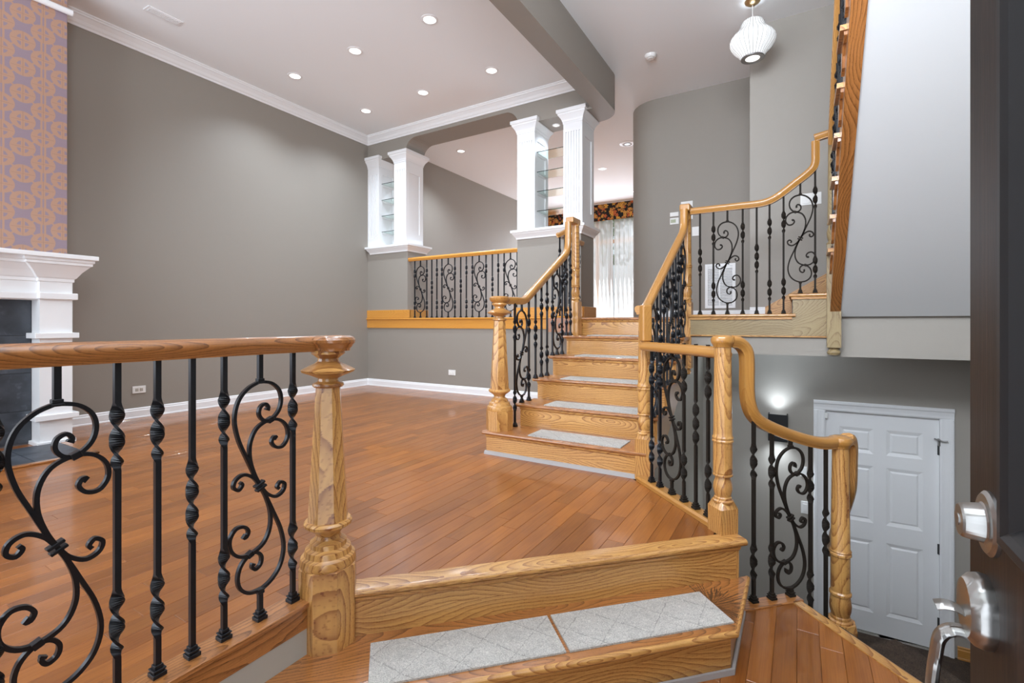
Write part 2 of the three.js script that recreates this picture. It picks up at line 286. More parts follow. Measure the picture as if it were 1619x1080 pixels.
{ // curved dark wall at dining level
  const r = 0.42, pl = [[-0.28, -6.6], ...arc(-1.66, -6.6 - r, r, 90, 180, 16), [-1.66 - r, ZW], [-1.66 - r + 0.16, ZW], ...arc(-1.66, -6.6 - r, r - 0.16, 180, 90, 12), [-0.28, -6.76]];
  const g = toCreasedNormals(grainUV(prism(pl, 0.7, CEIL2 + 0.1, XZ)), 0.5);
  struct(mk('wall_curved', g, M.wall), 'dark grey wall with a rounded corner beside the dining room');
}
struct(mk('wall_return', box(-0.43, -0.28, 0.7, CEIL2 + 0.1, -6.62, ZD - 0.15), M.wall), 'short grey wall return behind the stair landing');
{ // wall behind the stairs with the white door in it
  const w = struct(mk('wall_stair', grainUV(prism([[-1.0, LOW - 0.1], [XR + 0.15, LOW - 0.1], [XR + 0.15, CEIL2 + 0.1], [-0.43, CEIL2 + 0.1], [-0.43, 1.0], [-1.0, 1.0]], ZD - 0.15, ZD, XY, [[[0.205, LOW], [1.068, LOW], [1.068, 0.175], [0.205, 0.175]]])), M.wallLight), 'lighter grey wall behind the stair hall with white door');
  w.name = 'wall_stair';
}
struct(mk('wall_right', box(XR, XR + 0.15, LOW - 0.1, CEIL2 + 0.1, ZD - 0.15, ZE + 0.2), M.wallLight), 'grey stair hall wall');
{ // wall under the main stair, along the lower hall
  const pl = [[-3.12, LOW - 0.1], [ZD, LOW - 0.1], [ZD, 0.98], [-4.6, 0.98], [-4.6, 0.66], [-3.5, -0.02], [-3.12, -0.03]];
  struct(mk('wall_under_stair', grainUV(prism(pl, -1.0, -0.885, ZY)), M.wallLow), 'grey wall below the stair beside the lower hall');
}
struct(mk('wall_well', grainUV(prism([[1.56, -2.86], [1.56, -1.96], [1.47, -1.96], [1.47, -2.86]], LOW - 0.1, -0.03, DG)), M.wallLow), 'grey wall below the living room floor edge');
struct(mk('wall_well', grainUV(prism([[1.5, -1.985], [1.90, -1.985], [1.90, -1.92], [1.5, -1.92]], LOW - 0.1, ENTRY - 0.03, DG)), M.wallLow), 'grey wall below the entry floor corner');
struct(mk('wall_entry', box(-1.62, -1.50, ENTRY - 0.1, -0.08, -1.3, ZE), M.wallLow), 'beige wall below the railing at the entry');
// front of the house, behind the camera: doorway with transom, living room window
{
  const pl = [[-1.62, ENTRY - 0.1], [XR + 0.15, ENTRY - 0.1], [XR + 0.15, CEIL2 + 0.1], [-1.62, CEIL2 + 0.1]];
  struct(mk('wall_front', grainUV(prism(pl, ZE, ZE + 0.15, XY, [[[-0.80, ENTRY], [0.17, ENTRY], [0.17, 1.75], [-0.80, 1.75]], [[-1.42, 2.2], [0.82, 2.2], [0.82, 3.8], [-1.42, 3.8]]])), M.wallLow), 'entry wall with open doorway and transom window');
  struct(mk('wall_front', grainUV(prism([[XL - 0.15, -0.1], [-1.5, -0.1], [-1.5, CEIL2 + 0.1], [XL - 0.15, CEIL2 + 0.1]], ZF, ZF + 0.15, XY, [[[-5.6, 0.5], [-2.3, 0.5], [-2.3, 3.8], [-5.6, 3.8]]])), M.wall), 'living room front wall with a large window');
  struct(mk('wall_porch', box(-1.62, -1.50, -0.1, CEIL2 + 0.1, ZE, ZF + 0.15), M.wall), 'short wall between entry and living room front window');
}
function frameWindow(name, x0, x1, y0, y1, z, mat, label, cols, rows) {
  const g = struct(grp(name), label), t = 0.05;
  mk('window_frame', merge([box(x0, x1, y0, y0 + t, z - 0.03, z + 0.03), box(x0, x1, y1 - t, y1, z - 0.03, z + 0.03), box(x0, x0 + t, y0 + t, y1 - t, z - 0.03, z + 0.03), box(x1 - t, x1, y0 + t, y1 - t, z - 0.03, z + 0.03)]), mat, g);
  const xs = [], ys = []; for (let i = 0; i <= cols.length; i++) xs.push(0); let acc = 0; const W = x1 - x0 - 2 * t, Hh = y1 - y0 - 2 * t;
  let xx = x0 + t; for (const c of cols) { let yy = y0 + t; for (const r of rows) { mk('pane', box(xx, xx + W * c, yy, yy + Hh * r, z - 0.003, z - 0.001), M.pane, g); yy += Hh * r; } xx += W * c; }
  xx = x0 + t; for (const c of cols.slice(0, -1)) { xx += W * c; mk('mullion', box(xx - 0.04, xx + 0.04, y0 + t, y1 - t, z - 0.03, z + 0.03), mat, g); }
  let yy = y0 + t; for (const r of rows.slice(0, -1)) { yy += Hh * r; mk('transom_bar', box(x0 + t, x1 - t, yy - 0.045, yy + 0.045, z - 0.025, z + 0.025, [1, 0, 0]), mat, g); }
  return g;
}
frameWindow('window_1', -5.6, -2.3, 0.5, 3.8, ZF + 0.07, M.trim, 'large living room window with white frame', [0.5, 0.5], [1]);
frameWindow('window_2', -1.42, 0.82, 2.2, 3.8, ZE + 0.07, M.trim, 'transom window over the front doorway', [1], [1]);
struct(mk('wall_dining', grainUV(prism([[XL - 0.15, 0.7], [-1.9, 0.7], [-1.9, CEIL2 + 0.1], [XL - 0.15, CEIL2 + 0.1]], ZW - 0.15, ZW, XY, [[[-5.65, LAND + 0.05], [-2.45, LAND + 0.05], [-2.45, 3.75], [-5.65, 3.75]]])), M.wall), 'far grey dining room wall with a curtained window');
frameWindow('window_3', -5.65, -2.45, LAND + 0.05, 3.75, ZW - 0.08, M.oak, 'tall dining room window with wooden frame behind sheer curtains', [0.36, 0.34, 0.30], [0.76, 0.24]);

// crown moulding and baseboards
const crownP = [[0, 0], [0.012, 0], [0.016, 0.018], [0.03, 0.03], [0.045, 0.055], [0.075, 0.085], [0.085, 0.09], [0.09, 0.105], [0.098, 0.108], [0.098, 0.125], [0, 0.125]];
function runX(profile, x0, x1, z, y, dir = 1) { return grainUV(prism(profile.map(([p, t]) => [z + dir * p, y + t]), x0, x1, ZY), [1, 0, 0]); }
function runZ(profile, z0, z1, x, y, dir = 1) { return grainUV(prism(profile.map(([p, t]) => [x + dir * p, y + t]), z0, z1, XY), [0, 0, 1]); }
struct(mk('trim_1', runZ(crownP, ZF, ZB, XL, 3.868), M.trim), 'white crown moulding along the fireplace wall');
struct(mk('trim_2', runX(crownP, XL, -2.14, ZB, 3.868), M.trim), 'white crown moulding above the columned opening');
const baseP = [[0, 0], [0.018, 0], [0.018, 0.012], [0.014, 0.018], [0.014, 0.078], [0.009, 0.088], [0.009, 0.1], [0.004, 0.108], [0, 0.108]];
struct(mk('baseboard_left', runZ(baseP, -1.62, ZB, XL, 0), M.trim), 'white baseboard below the fireplace wall');
struct(mk('baseboard_back', runX(baseP, XL, -1.95, ZB, 0), M.trim), 'white baseboard below the raised dining room');
struct(mk('baseboard_curved', runX(baseP, -1.66, -0.43, -6.6, LAND), M.trim), 'white baseboard on the dark curved wall');
struct(mk('baseboard_landing', runX(baseP, -0.43, -0.29, ZD, LAND), M.trim), 'white baseboard stub on the landing wall');
struct(mk('baseboard_lower', merge([runX(baseP, 1.17, XR, ZD, LOW), runZ(baseP, -3.4, ZD, XR, LOW, -1)]), M.railGold), 'varnished wooden baseboard in the lower hall');

// ------------------------------------------------------------------ floors made of planks
function clipPoly(poly, a, b, c) { // keep a*x + b*z <= c
  const out = []; for (let i = 0; i < poly.length; i++) { const p = poly[i], q = poly[(i + 1) % poly.length], dp = a * p[0] + b * p[1] - c, dq = a * q[0] + b * q[1] - c; if (dp <= 0) out.push(p); if (dp * dq < 0) { const t = dp / (dp - dq); out.push([p[0] + t * (q[0] - p[0]), p[1] + t * (q[1] - p[1])]); } }
  return out;
}
function area(p) { let s = 0; for (let i = 0; i < p.length; i++) { const q = p[(i + 1) % p.length]; s += p[i][0] * q[1] - q[0] * p[i][1]; } return Math.abs(s) / 2; }
function plankGeo(poly, y) { // slab with eased top edges
  let cx = 0, cz = 0; poly.forEach((p) => { cx += p[0] / poly.length; cz += p[1] / poly.length; });
  const top = poly.map(([x, z]) => { const dx = cx - x, dz = cz - z; return [x + Math.sign(dx) * Math.min(0.0012, Math.abs(dx)), z + Math.sign(dz) * Math.min(0.0012, Math.abs(dz))]; });
  const A = [], n = poly.length, y1 = y - 0.0012, y0 = y - 0.012;
  for (let i = 1; i < n - 1; i++) for (const k of [0, i, i + 1]) A.push(top[k][0], y, top[k][1]);
  for (let i = 1; i < n - 1; i++) for (const k of [0, i + 1, i]) A.push(poly[k][0], y0, poly[k][1]);
  const q = (a, b, c, d) => A.push(...a, ...b, ...c, ...a, ...c, ...d);
  for (let i = 0; i < n; i++) { const j = (i + 1) % n, P = (p, yy) => [p[0], yy, p[1]]; q(P(top[i], y), P(poly[i], y1), P(poly[j], y1), P(top[j], y)); q(P(poly[i], y1), P(poly[i], y0), P(poly[j], y0), P(poly[j], y1)); }
  return grainUV(fromTris(A), [0, 0, 1], rnd() * 9, rnd() * 5);
}
function planks(parent, x0, x1, zRange, clip, y, most) {
  const W = 0.083, all = [];
  for (let x = x0; x < x1 - 0.005; x += W) {
    const [za, zb] = zRange(x + W / 2); let z = za - rr(0, 0.9);
    while (z < zb) {
      const L = rr(0.35, 1.25); let p = [[x + 0.0004, Math.max(z, za)], [Math.min(x + W, x1) - 0.0004, Math.max(z, za)], [Math.min(x + W, x1) - 0.0004, Math.min(z + L, zb) - 0.0006], [x + 0.0004, Math.min(z + L, zb) - 0.0006]];
      z += L; if (p[2][1] <= p[0][1] + 0.01) continue;
      p = clip(p, x); if (p.length < 3 || area(p) < 0.0008) continue;
      let cx = 0, cz = 0; p.forEach((q) => { cx += q[0] / p.length; cz += q[1] / p.length; });
      const dep = -cx * Math.sin(YAW) - cz * Math.cos(YAW), lat = cx * Math.cos(YAW) - cz * Math.sin(YAW);
      const seen = dep > 0.6 && Math.abs(lat) < dep * 1.1;
      all.push({ p, size: seen ? area(p) / dep ** 3 : 0, tone: Math.floor(rnd() * floorTones.length) });
    }
  }
  all.sort((a, b) => b.size - a.size); const rest = floorTones.map(() => []);
  all.forEach((q, i) => { const g = plankGeo(q.p, y); if (i < most) mk('plank', g, floorTones[q.tone], parent); else rest[q.tone].push(g); });
  rest.forEach((r, i) => { if (r.length) { const m = mk('far_planks', merge(r), floorTones[i], parent); m.userData.kind = 'stuff'; } });
}
{
  const pts = [[XL, ZF], [-1.53, ZF], [-1.53, -1.2], [DX(-0.2, -1.9), DZ(-0.2, -1.9)], [DX(1.56, -1.9), DZ(1.56, -1.9)], [DX(1.56, -2.85), DZ(1.56, -2.85)], [-0.89, -3.2], [-0.89, ZB], [XL, ZB]];
  const f = struct(mk('floor', grainUV(prism(pts, -0.1, -0.006, XZ)), M.subfloor), 'glossy reddish brown strip wood living room floor');
  planks(f, XL, -0.33, (x) => [x < -2.1 ? ZB : -3.08, x < -1.52 ? ZF : 1], (p, x) => {
    if (x > -1.6) { p = clipPoly(p, S2, S2, -1.962); p = clipPoly(p, S2, -S2, 1.509); }
    return p;
  }, 0, 300);
}
{
  const pts = [[1.945, -1.985], [1.945, -1.0], [1.6, -0.5]].map(([a, b]) => [DX(a, b), DZ(a, b)]);
  const poly = [[DX(1.93, -1.985), DZ(1.93, -1.985)], [DX(1.93, -0.2), DZ(1.93, -0.2)], [XR, ZE], [-1.5, ZE], [-1.5, -1.1], [-0.24, -2.46]];
  const f = struct(mk('floor_entry', grainUV(prism(poly, ENTRY - 0.12, ENTRY - 0.006, XZ)), M.subfloor), 'reddish brown strip wood entry floor by the front door');
  planks(f, -1.5, XR, (x) => [-2.9, ZE], (p) => { p = clipPoly(p, -S2, -S2, 1.914); p = clipPoly(p, S2, -S2, 1.885); return p; }, ENTRY, 150);
}
struct(mk('floor_dining', merge([box(XL, -0.43, LAND - 0.15, LAND, ZW, ZB2, [0, 0, 1]), box(-2.28, -0.86, LAND - 0.15, LAND, ZB2, -4.575, [0, 0, 1]), box(-0.86, -0.43, LAND - 0.15, LAND, -6.6, -4.5, [0, 0, 1]), box(-0.43, XR, LAND - 0.15, LAND, ZD, -4.5, [0, 0, 1])]), floorTones[2]), 'raised wooden dining room and landing floor');
struct(mk('wall_bulkhead', box(-0.885, XR, 0.742, LAND + 0.012, -4.6, -4.47), M.wallLight), 'grey bulkhead band under the upper stair landing');
struct(mk('ceiling_lower_hall', box(-0.9, XR, 0.742, 0.8, ZD, -4.58), M.ceiling), 'underside of the stair landing over the lower hall');
struct(mk('floor_lower', box(-0.9, XR, LOW - 0.1, LOW, ZD - 0.1, -2.3), M.brownCarpet), 'dark brown carpet floor of the lower hall');
struct(mk('ground', box(-14, 14, -0.6, -0.5, ZF + 0.2, 16), M.paving), 'paved ground outside the front door');

// ------------------------------------------------------------------ rail and newel shapes
const railP = (() => { const h = [[0.020, 0], [0.021, 0.010], [0.028, 0.017], [0.0285, 0.022], [0.0325, 0.030], [0.0325, 0.040], [0.027, 0.051], [0.014, 0.057]]; return [...h, ...h.slice().reverse().map(([s, t]) => [-s, t])]; })();
function octNewel(x, z, y0, yTop, baseH) { // octagonal tapered newel with turned collar and urn; baseH: height of the octagonal block
  const H = yTop - y0, b = y0 + baseH, s0 = b + 0.175, s1 = yTop - 0.135;
  const parts = [
    lathe([[0, y0], [0.097, y0], [0.097, b], [0.09, b + 0.004], [0, b + 0.004]], 8, true, x, 0, z),
    lathe([[0, b], [0.097, b + 0.002], [0.1, b + 0.012], [0.095, b + 0.032], [0.084, b + 0.04], [0.08, b + 0.06], [0.066, b + 0.068], [0.064, b + 0.084], [0.046, b + 0.096], [0.042, b + 0.108], [0.05, b + 0.122], [0.074, b + 0.138], [0.084, b + 0.146], [0.085, b + 0.156], [0.078, b + 0.164], [0, b + 0.166]], 32, false, x, 0, z),
    lathe([[0, b + 0.16], [0.068, b + 0.16], [0.041, s1 + 0.004], [0, s1 + 0.004]], 8, true, x, 0, z),
    lathe([[0, s1], [0.05, s1], [0.056, s1 + 0.006], [0.054, s1 + 0.014], [0.036, s1 + 0.022], [0.035, s1 + 0.032], [0.06, s1 + 0.044], [0.092, s1 + 0.056], [0.096, s1 + 0.064], [0.086, s1 + 0.07], [0.066, s1 + 0.08], [0.048, s1 + 0.088], [0.038, s1 + 0.096], [0.036, s1 + 0.106], [0.05, s1 + 0.118], [0.06, s1 + 0.124], [0.058, s1 + 0.136], [0, s1 + 0.137]], 36, false, x, 0, z),
  ];
  return merge(parts);
}
function roundNewel(x, z, y0, yTop, turn, o = {}) { // square base block, turned vase and rings, tapered round shaft
  const hb = o.base ?? 0.15, w = o.w ?? 0.048, b = y0 + hb, r = o.r ?? 0.041, drop = o.drop, v = b;
  const blk = new THREE.BoxGeometry(2 * w, hb, 2 * w); blk.rotateY(turn); blk.translate(x, y0 + hb / 2, z);
  const cone = new THREE.CylinderGeometry(w * 0.98, w * 1.414, 0.035, 4, 1); cone.rotateY(turn + Math.PI / 4); cone.translate(x, b + 0.0175, z);
  const parts = [grainUV(blk, [0, 1, 0], rnd(), rnd()), grainUV(plain(cone), [0, 1, 0], rnd(), rnd()),
    lathe([[0, v + 0.02], [0.046, v + 0.026], [0.047, v + 0.034], [0.040, v + 0.040], [0.040, v + 0.048], [0.036, v + 0.053], [0.040, v + 0.07], [0.044, v + 0.09], [0.042, v + 0.115], [0.035, v + 0.135], [0.034, v + 0.147], [0.044, v + 0.150], [0.046, v + 0.155], [0.044, v + 0.160], [0.040, v + 0.162], [0.044, v + 0.168], [r + 0.001, v + 0.174], [r + 0.001, v + 0.31], [r + 0.005, v + 0.313], [r + 0.006, v + 0.319], [r + 0.002, v + 0.325], [r + 0.005, v + 0.330], [r + 0.005, v + 0.336], [r + 0.001, v + 0.342], [r, v + 0.36], [r * 0.88, yTop], [0, yTop]], 32, false, x, 0, z)];
  if (drop) parts.push(lathe([[0, y0 - 0.062], [0.018, y0 - 0.06], [0.037, y0 - 0.05], [0.042, y0 - 0.036], [0.037, y0 - 0.022], [0.026, y0 - 0.013], [0.036, y0 - 0.006], [0.040, y0], [0, y0]], 28, false, x, 0, z));
  return merge(parts);
}
// ------------------------------------------------------------------ iron balusters
const HB = 0.0072;
function barRings(list) { // list of [y, halfWidth, halfThickness, angle]
  const P = []; const corner = ([y, w, t, a], k) => { const x = (k === 0 || k === 3 ? -w : w), z = (k < 2 ? -t : t); return [x * Math.cos(a) - z * Math.sin(a), y, x * Math.sin(a) + z * Math.cos(a)]; };
  for (let i = 0; i < list.length - 1; i++) for (let k = 0; k < 4; k++) { const A = corner(list[i], k), B = corner(list[i], (k + 1) % 4), C = corner(list[i + 1], (k + 1) % 4), E2 = corner(list[i + 1], k); P.push(...A, ...B, ...C, ...A, ...C, ...E2); }
  for (const [i, o] of [[0, [0, 1, 2, 0, 2, 3]], [list.length - 1, [0, 2, 1, 0, 3, 2]]]) for (const k of o) P.push(...corner(list[i], k));
  return toCreasedNormals(grainUV(fromTris(P)), 1.0);
}
function twistZone(out, y0, y1, bulges) {
  const n = Math.round(bulges * 12);
  for (let i = 0; i <= n; i++) { const t = i / n, e = Math.min(1, Math.min(t, 1 - t) * bulges * 2.2), k = e * e * (3 - 2 * e); out.push([y0 + (y1 - y0) * t, HB + (0.0165 - HB) * k, HB + (0.0042 - HB) * k, t * bulges * Math.PI]); }
}
const cacheBal = {};
function twistGeo(L, kind) {
  const key = kind + Math.round(L * 200); if (cacheBal[key]) return cacheBal[key];
  const r = [[0, HB, HB, 0]];
  if (kind === 'single') { const c = L * 0.52; twistZone(r, c - 0.125, c + 0.125, 3.5); } else { twistZone(r, L * 0.12, L * 0.12 + 0.18, 2.5); twistZone(r, L * 0.875 - 0.18, L * 0.875, 2.5); }
  // keep each straight run square to its neighbours
  const last = r[r.length - 1]; r.push([L, HB, HB, last[3]]);
  return cacheBal[key] = barRings(r);
}
const scrollPts = (() => { // traced from the wrought scroll, metres from its centre; the lower half is the same turned half round
  const q = (a) => a.map(([X, Y]) => [(X - 520) * 0.00098, (868 - Y) * 0.00113]);
  return {
    stem: q([[522, 560], [560, 575], [592, 605], [607, 655], [596, 715], [566, 780], [537, 838], [520, 868]]),
    loop: q([[522, 560], [480, 568], [452, 590], [443, 622], [454, 656], [484, 678], [508, 676], [524, 658], [520, 636], [502, 628], [491, 640], [496, 648]]),
    arm: q([[520, 868], [541, 828], [556, 780], [554, 732], [530, 694], [484, 678], [448, 684], [422, 708], [418, 742], [438, 766], [464, 764], [479, 746], [470, 732], [462, 738]]),
    curl: q([[520, 868], [545, 838], [578, 822], [604, 832], [610, 852], [594, 862], [582, 850], [588, 842]]),
  };
})();
function ribbon(pts, mirror, w = 0.0065, t = 0.005) { // flat bar bent in the vertical plane
  const cv = new THREE.CatmullRomCurve3(pts.map(([u, v]) => V(mirror ? -u : u, v, 0)), false, 'centripetal'), n = Math.max(14, pts.length * 4), P = [];
  const rows = []; for (let i = 0; i <= n; i++) { const p = cv.getPoint(i / n), T = cv.getTangent(i / n), N = V(-T.y, T.x, 0), k = i > n * 0.94 && pts.length > 8 ? 1.5 : 1; rows.push([[-1, -1], [1, -1], [1, 1], [-1, 1]].map(([a, b]) => V().copy(p).addScaledVector(N, a * t * k).add(V(0, 0, b * w)))); }
  const put = (v) => P.push(v.x, v.y, v.z);
  for (let i = 0; i < n; i++) for (let k = 0; k < 4; k++) { const a = rows[i][k], b = rows[i][(k + 1) % 4], c = rows[i + 1][(k + 1) % 4], d = rows[i + 1][k]; [a, b, c, a, c, d].forEach(put); }
  for (const [i, o] of [[0, [0, 2, 1, 0, 3, 2]], [n, [0, 1, 2, 0, 2, 3]]]) o.forEach((k) => put(rows[i][k]));
  return toCreasedNormals(grainUV(fromTris(P)), 0.8);
}
const cacheScroll = {};
function scrollGeo(L, mirror) {
  const key = (mirror ? 'm' : 'n') + Math.round(L * 200); if (cacheScroll[key]) return cacheScroll[key];
  const c = L * 0.5, list = [], half = 0.348;
  for (const flip of [false, true]) for (const k of ['stem', 'loop', 'arm', 'curl']) { const g = ribbon(scrollPts[k], mirror); if (flip) g.rotateZ(Math.PI); g.translate(0, c, 0); list.push(g); }
  list.push(barRings([[0, HB, HB, 0], [c - half, HB, HB, 0]]), barRings([[c + half, HB, HB, 0], [L, HB, HB, 0]]));
  const collar = (w, h, u, v, a) => { const g = new RoundedBoxGeometry(w, h, 0.02, 1, 0.002); g.rotateZ(a); g.translate((mirror ? -1 : 1) * u, c + v, 0); return grainUV(g); };
  const cols = [];
  for (const s of [1, -1]) { cols.push(merge([collar(0.022, 0.010, 0, s * (half + 0.006), 0), collar(0.026, 0.007, 0, s * (half - 0.003), 0)])); cols.push(collar(0.021, 0.018, -0.0353 * s, 0.2147 * s, 0.4 * (mirror ? 1 : -1))); }
  cols.push(merge([collar(0.036, 0.009, 0.003, 0.007, mirror ? 0.45 : -0.45), collar(0.036, 0.009, -0.003, -0.007, mirror ? 0.45 : -0.45)]));
  return cacheScroll[key] = { body: merge(list), cols };
}
const shoeGeo = merge([rbox(-0.0175, 0.0175, 0, 0.012, -0.0175, 0.0175, 0.002), rbox(-0.0135, 0.0135, 0.011, 0.02, -0.0135, 0.0135, 0.002), rbox(-0.0165, 0.0165, 0.018, 0.0225, -0.0165, 0.0165, 0.002), rbox(-0.011, 0.011, 0.022, 0.033, -0.011, 0.011, 0.002)]);
function baluster(parent, kind, x, y, z, L, turn, mat = M.iron, mirror = true) {
  let m;
  if (kind === 'scroll') { const s = scrollGeo(L, mirror); m = mk('scroll_baluster', s.body, mat, parent); s.cols.forEach((g) => mk('collar', g, mat, m)); }
  else m = mk('twisted_baluster', twistGeo(L, kind), mat, parent);
  m.position.set(x, y, z); m.rotation.y = turn; mk('base_shoe', shoeGeo, mat, m); return m;
}
const BS = ['double', 'single', 'double'];

// ------------------------------------------------------------------ railing at the edge of the living room (nearest)
{
  const X = -1.545, t = grp('railing');
  tag(t, 'brown wooden railing with octagonal newel and black scroll balusters at the living room edge', 'railing');
  mk('newel_post', octNewel(-1.508, -1.19, -0.176, 0.898, 0.285), M.oak, t).userData.label = 'octagonal tapered oak newel post';
  const cap = [[0, 0.898], [0.062, 0.898], [0.064, 0.908], [0.07, 0.914], [0.072, 0.92], [0.08, 0.928], [0.081, 0.938], [0.075, 0.948], [0.06, 0.954], [0, 0.956]];
  mk('handrail', merge([sweep([V(X, 0.896, ZE), V(X, 0.896, -0.95), V(X + 0.006, 0.896, -1.08), V(X + 0.028, 0.896, -1.185)], railP, V(1, 0, 0)), lathe(cap, 36, false, -1.492, 0, -1.198)]), M.treadRed, t);
  const shoe = merge([rbox(X - 0.045, -1.488, -0.006, 0.012, -1.12, ZE, 0.004, [0, 0, 1]), box(X + 0.0, -1.498, -0.082, -0.006, -1.15, ZE, [0, 0, 1])]);
  mk('shoe_rail', shoe, M.treadRed, t);
  const zs = [[-1.069, 'double'], [-0.948, 'scroll'], [-0.831, 'double'], [-0.739, 'single'], [-0.649, 'double'], [-0.556, 'double'], [-0.436, 'scroll'], [-0.33, 'double'], [-0.22, 'single'], [-0.11, 'double'], [0.0, 'double'], [0.1, 'scroll']];
  for (const [z, k] of zs) baluster(t, k, X, 0.012, z, 0.89, Math.PI / 2, M.iron, true);
}

// ------------------------------------------------------------------ entry steps
function nosing(map, f0, f1, y, depth, len0, len1, th = 0.028, grain) { // tread slab with rounded front edge; f0 = front coordinate, f1 = back
  const s = Math.sign(f1 - f0), r = th / 2, pts = [[f1, y], ...arc(0, 0, r, 90, 270, 8).map(([u, v]) => [f0 + s * (r + u), y - r + v]), [f1, y - th]];
  return toCreasedNormals(grainUV(prism(pts, len0, len1, map), grain), 0.6);
}
const BDmap = (u, v, h) => [DX(h, u), v, DZ(h, u)];      // u = b, v = y, h = a
const diagGrain = [S2, 0, -S2];
{
  const t = grp('entry_steps'); tag(t, 'two diagonal oak steps from entry up to living room floor', 'steps');
  const n0 = nosing(BDmap, -1.872, -1.96, 0.004, 0, -0.14, 1.59, 0.03, diagGrain);
  mk('nosing', n0, M.oak, t).userData.label = 'golden oak floor nosing worn along its edge';
  mk('riser', merge([grainUV(prism([[-1.895, -0.176], [-1.91, -0.176], [-1.91, -0.02], [-1.895, -0.02]], -0.16, 1.545, BDmap), diagGrain, 0.2, 0.1), grainUV(prism([[1.545, -1.895], [1.545, -1.97], [1.56, -1.97], [1.56, -1.895]], -0.30, -0.02, DG), [0, 1, 0])]), M.oak, t);
  mk('cove', grainUV(prism([[-1.872 - 0.008, -0.026], [-1.895, -0.026], [-1.895, -0.05], [-1.890, -0.046], [-1.884, -0.038]], -0.14, 1.56, BDmap), diagGrain), M.oak, t);
  // tread: right end cut parallel to the stair hall, left end runs against the beige wall
  const xr = -0.205, front = -1.575, pl = [[DX(-0.36, front), DZ(-0.36, front)], [xr, front / S2 - xr], [xr, -1.9 / S2 - xr], [DX(-0.2, -1.9), DZ(-0.2, -1.9)], [-1.5, -1.2], [-1.5, front / S2 + 1.5]];
  mk('tread', grainUV(prism([[xr, (front) / S2 - xr], [xr, -1.9 / S2 - xr], [-1.5, -1.9 / S2 + 1.5], [-1.5, front / S2 + 1.5]].map(([x, z]) => [x, z]), -0.204, -0.176, XZ), diagGrain, 0.3, 0.2), M.treadWorn, t).userData.label = 'reddish oak tread with scratched varnish at its open end';
  mk('tread_edge', sweep([V(-1.5, -0.19, front / S2 + 1.5), V(xr - 0.004, -0.19, front / S2 - xr + 0.004), V(xr, -0.19, -1.9 / S2 - xr)], arc(0, 0, 0.0142, 0, 330, 11), V(0, 1, 0)), M.oak, t);
  const fr = -1.60, x2 = -0.226;
  mk('riser', grainUV(prism([[x2, fr / S2 - x2], [x2, -1.9 / S2 - x2], [-1.5, -1.9 / S2 + 1.5], [-1.5, fr / S2 + 1.5]], ENTRY, -0.204, XZ), diagGrain, 0.7, 0.05), M.oak, t);
  mk('cove', sweep([V(-1.5, -0.211, fr / S2 + 1.5), V(x2, -0.211, fr / S2 - x2), V(x2, -0.211, -1.9 / S2 - x2)], arc(0, 0, 0.009, 0, 315, 7), V(0, 1, 0)), M.oak, t);
  mk('base_strip', sweep([V(-1.5, ENTRY + 0.011, (fr + 0.006) / S2 + 1.5), V(x2 + 0.008, ENTRY + 0.011, (fr + 0.006) / S2 - x2), V(x2 + 0.008, ENTRY + 0.011, -1.9 / S2 - x2)], [[-0.011, -0.008], [0.011, -0.008], [0.011, 0.002], [0.002, 0.01], [-0.011, 0.01]], V(0, 1, 0)), M.stripGrey, t);
}
function mat(label, geo, group) { return tag(mk('stair_mat', geo, M.carpet), label, 'mat', group); }
function matGeo(map, u0, u1, h0, h1, y, grain = [1, 0, 0], th = 0.007) { const g = prism([[u0, y], [u1, y], [u1, y + th], [u0, y + th]], h0, h1, map); return toCreasedNormals(grainUV(g, grain, rnd(), rnd()), 0.5); }
mat('grey carpet mat on the entry step next to the octagonal newel', matGeo(BDmap, -1.612, -1.83, -0.07, 0.607, -0.176, diagGrain));
mat('grey carpet mat on the entry step at its worn open end', matGeo(BDmap, -1.612, -1.83, 0.622, 1.305, -0.176, diagGrain));

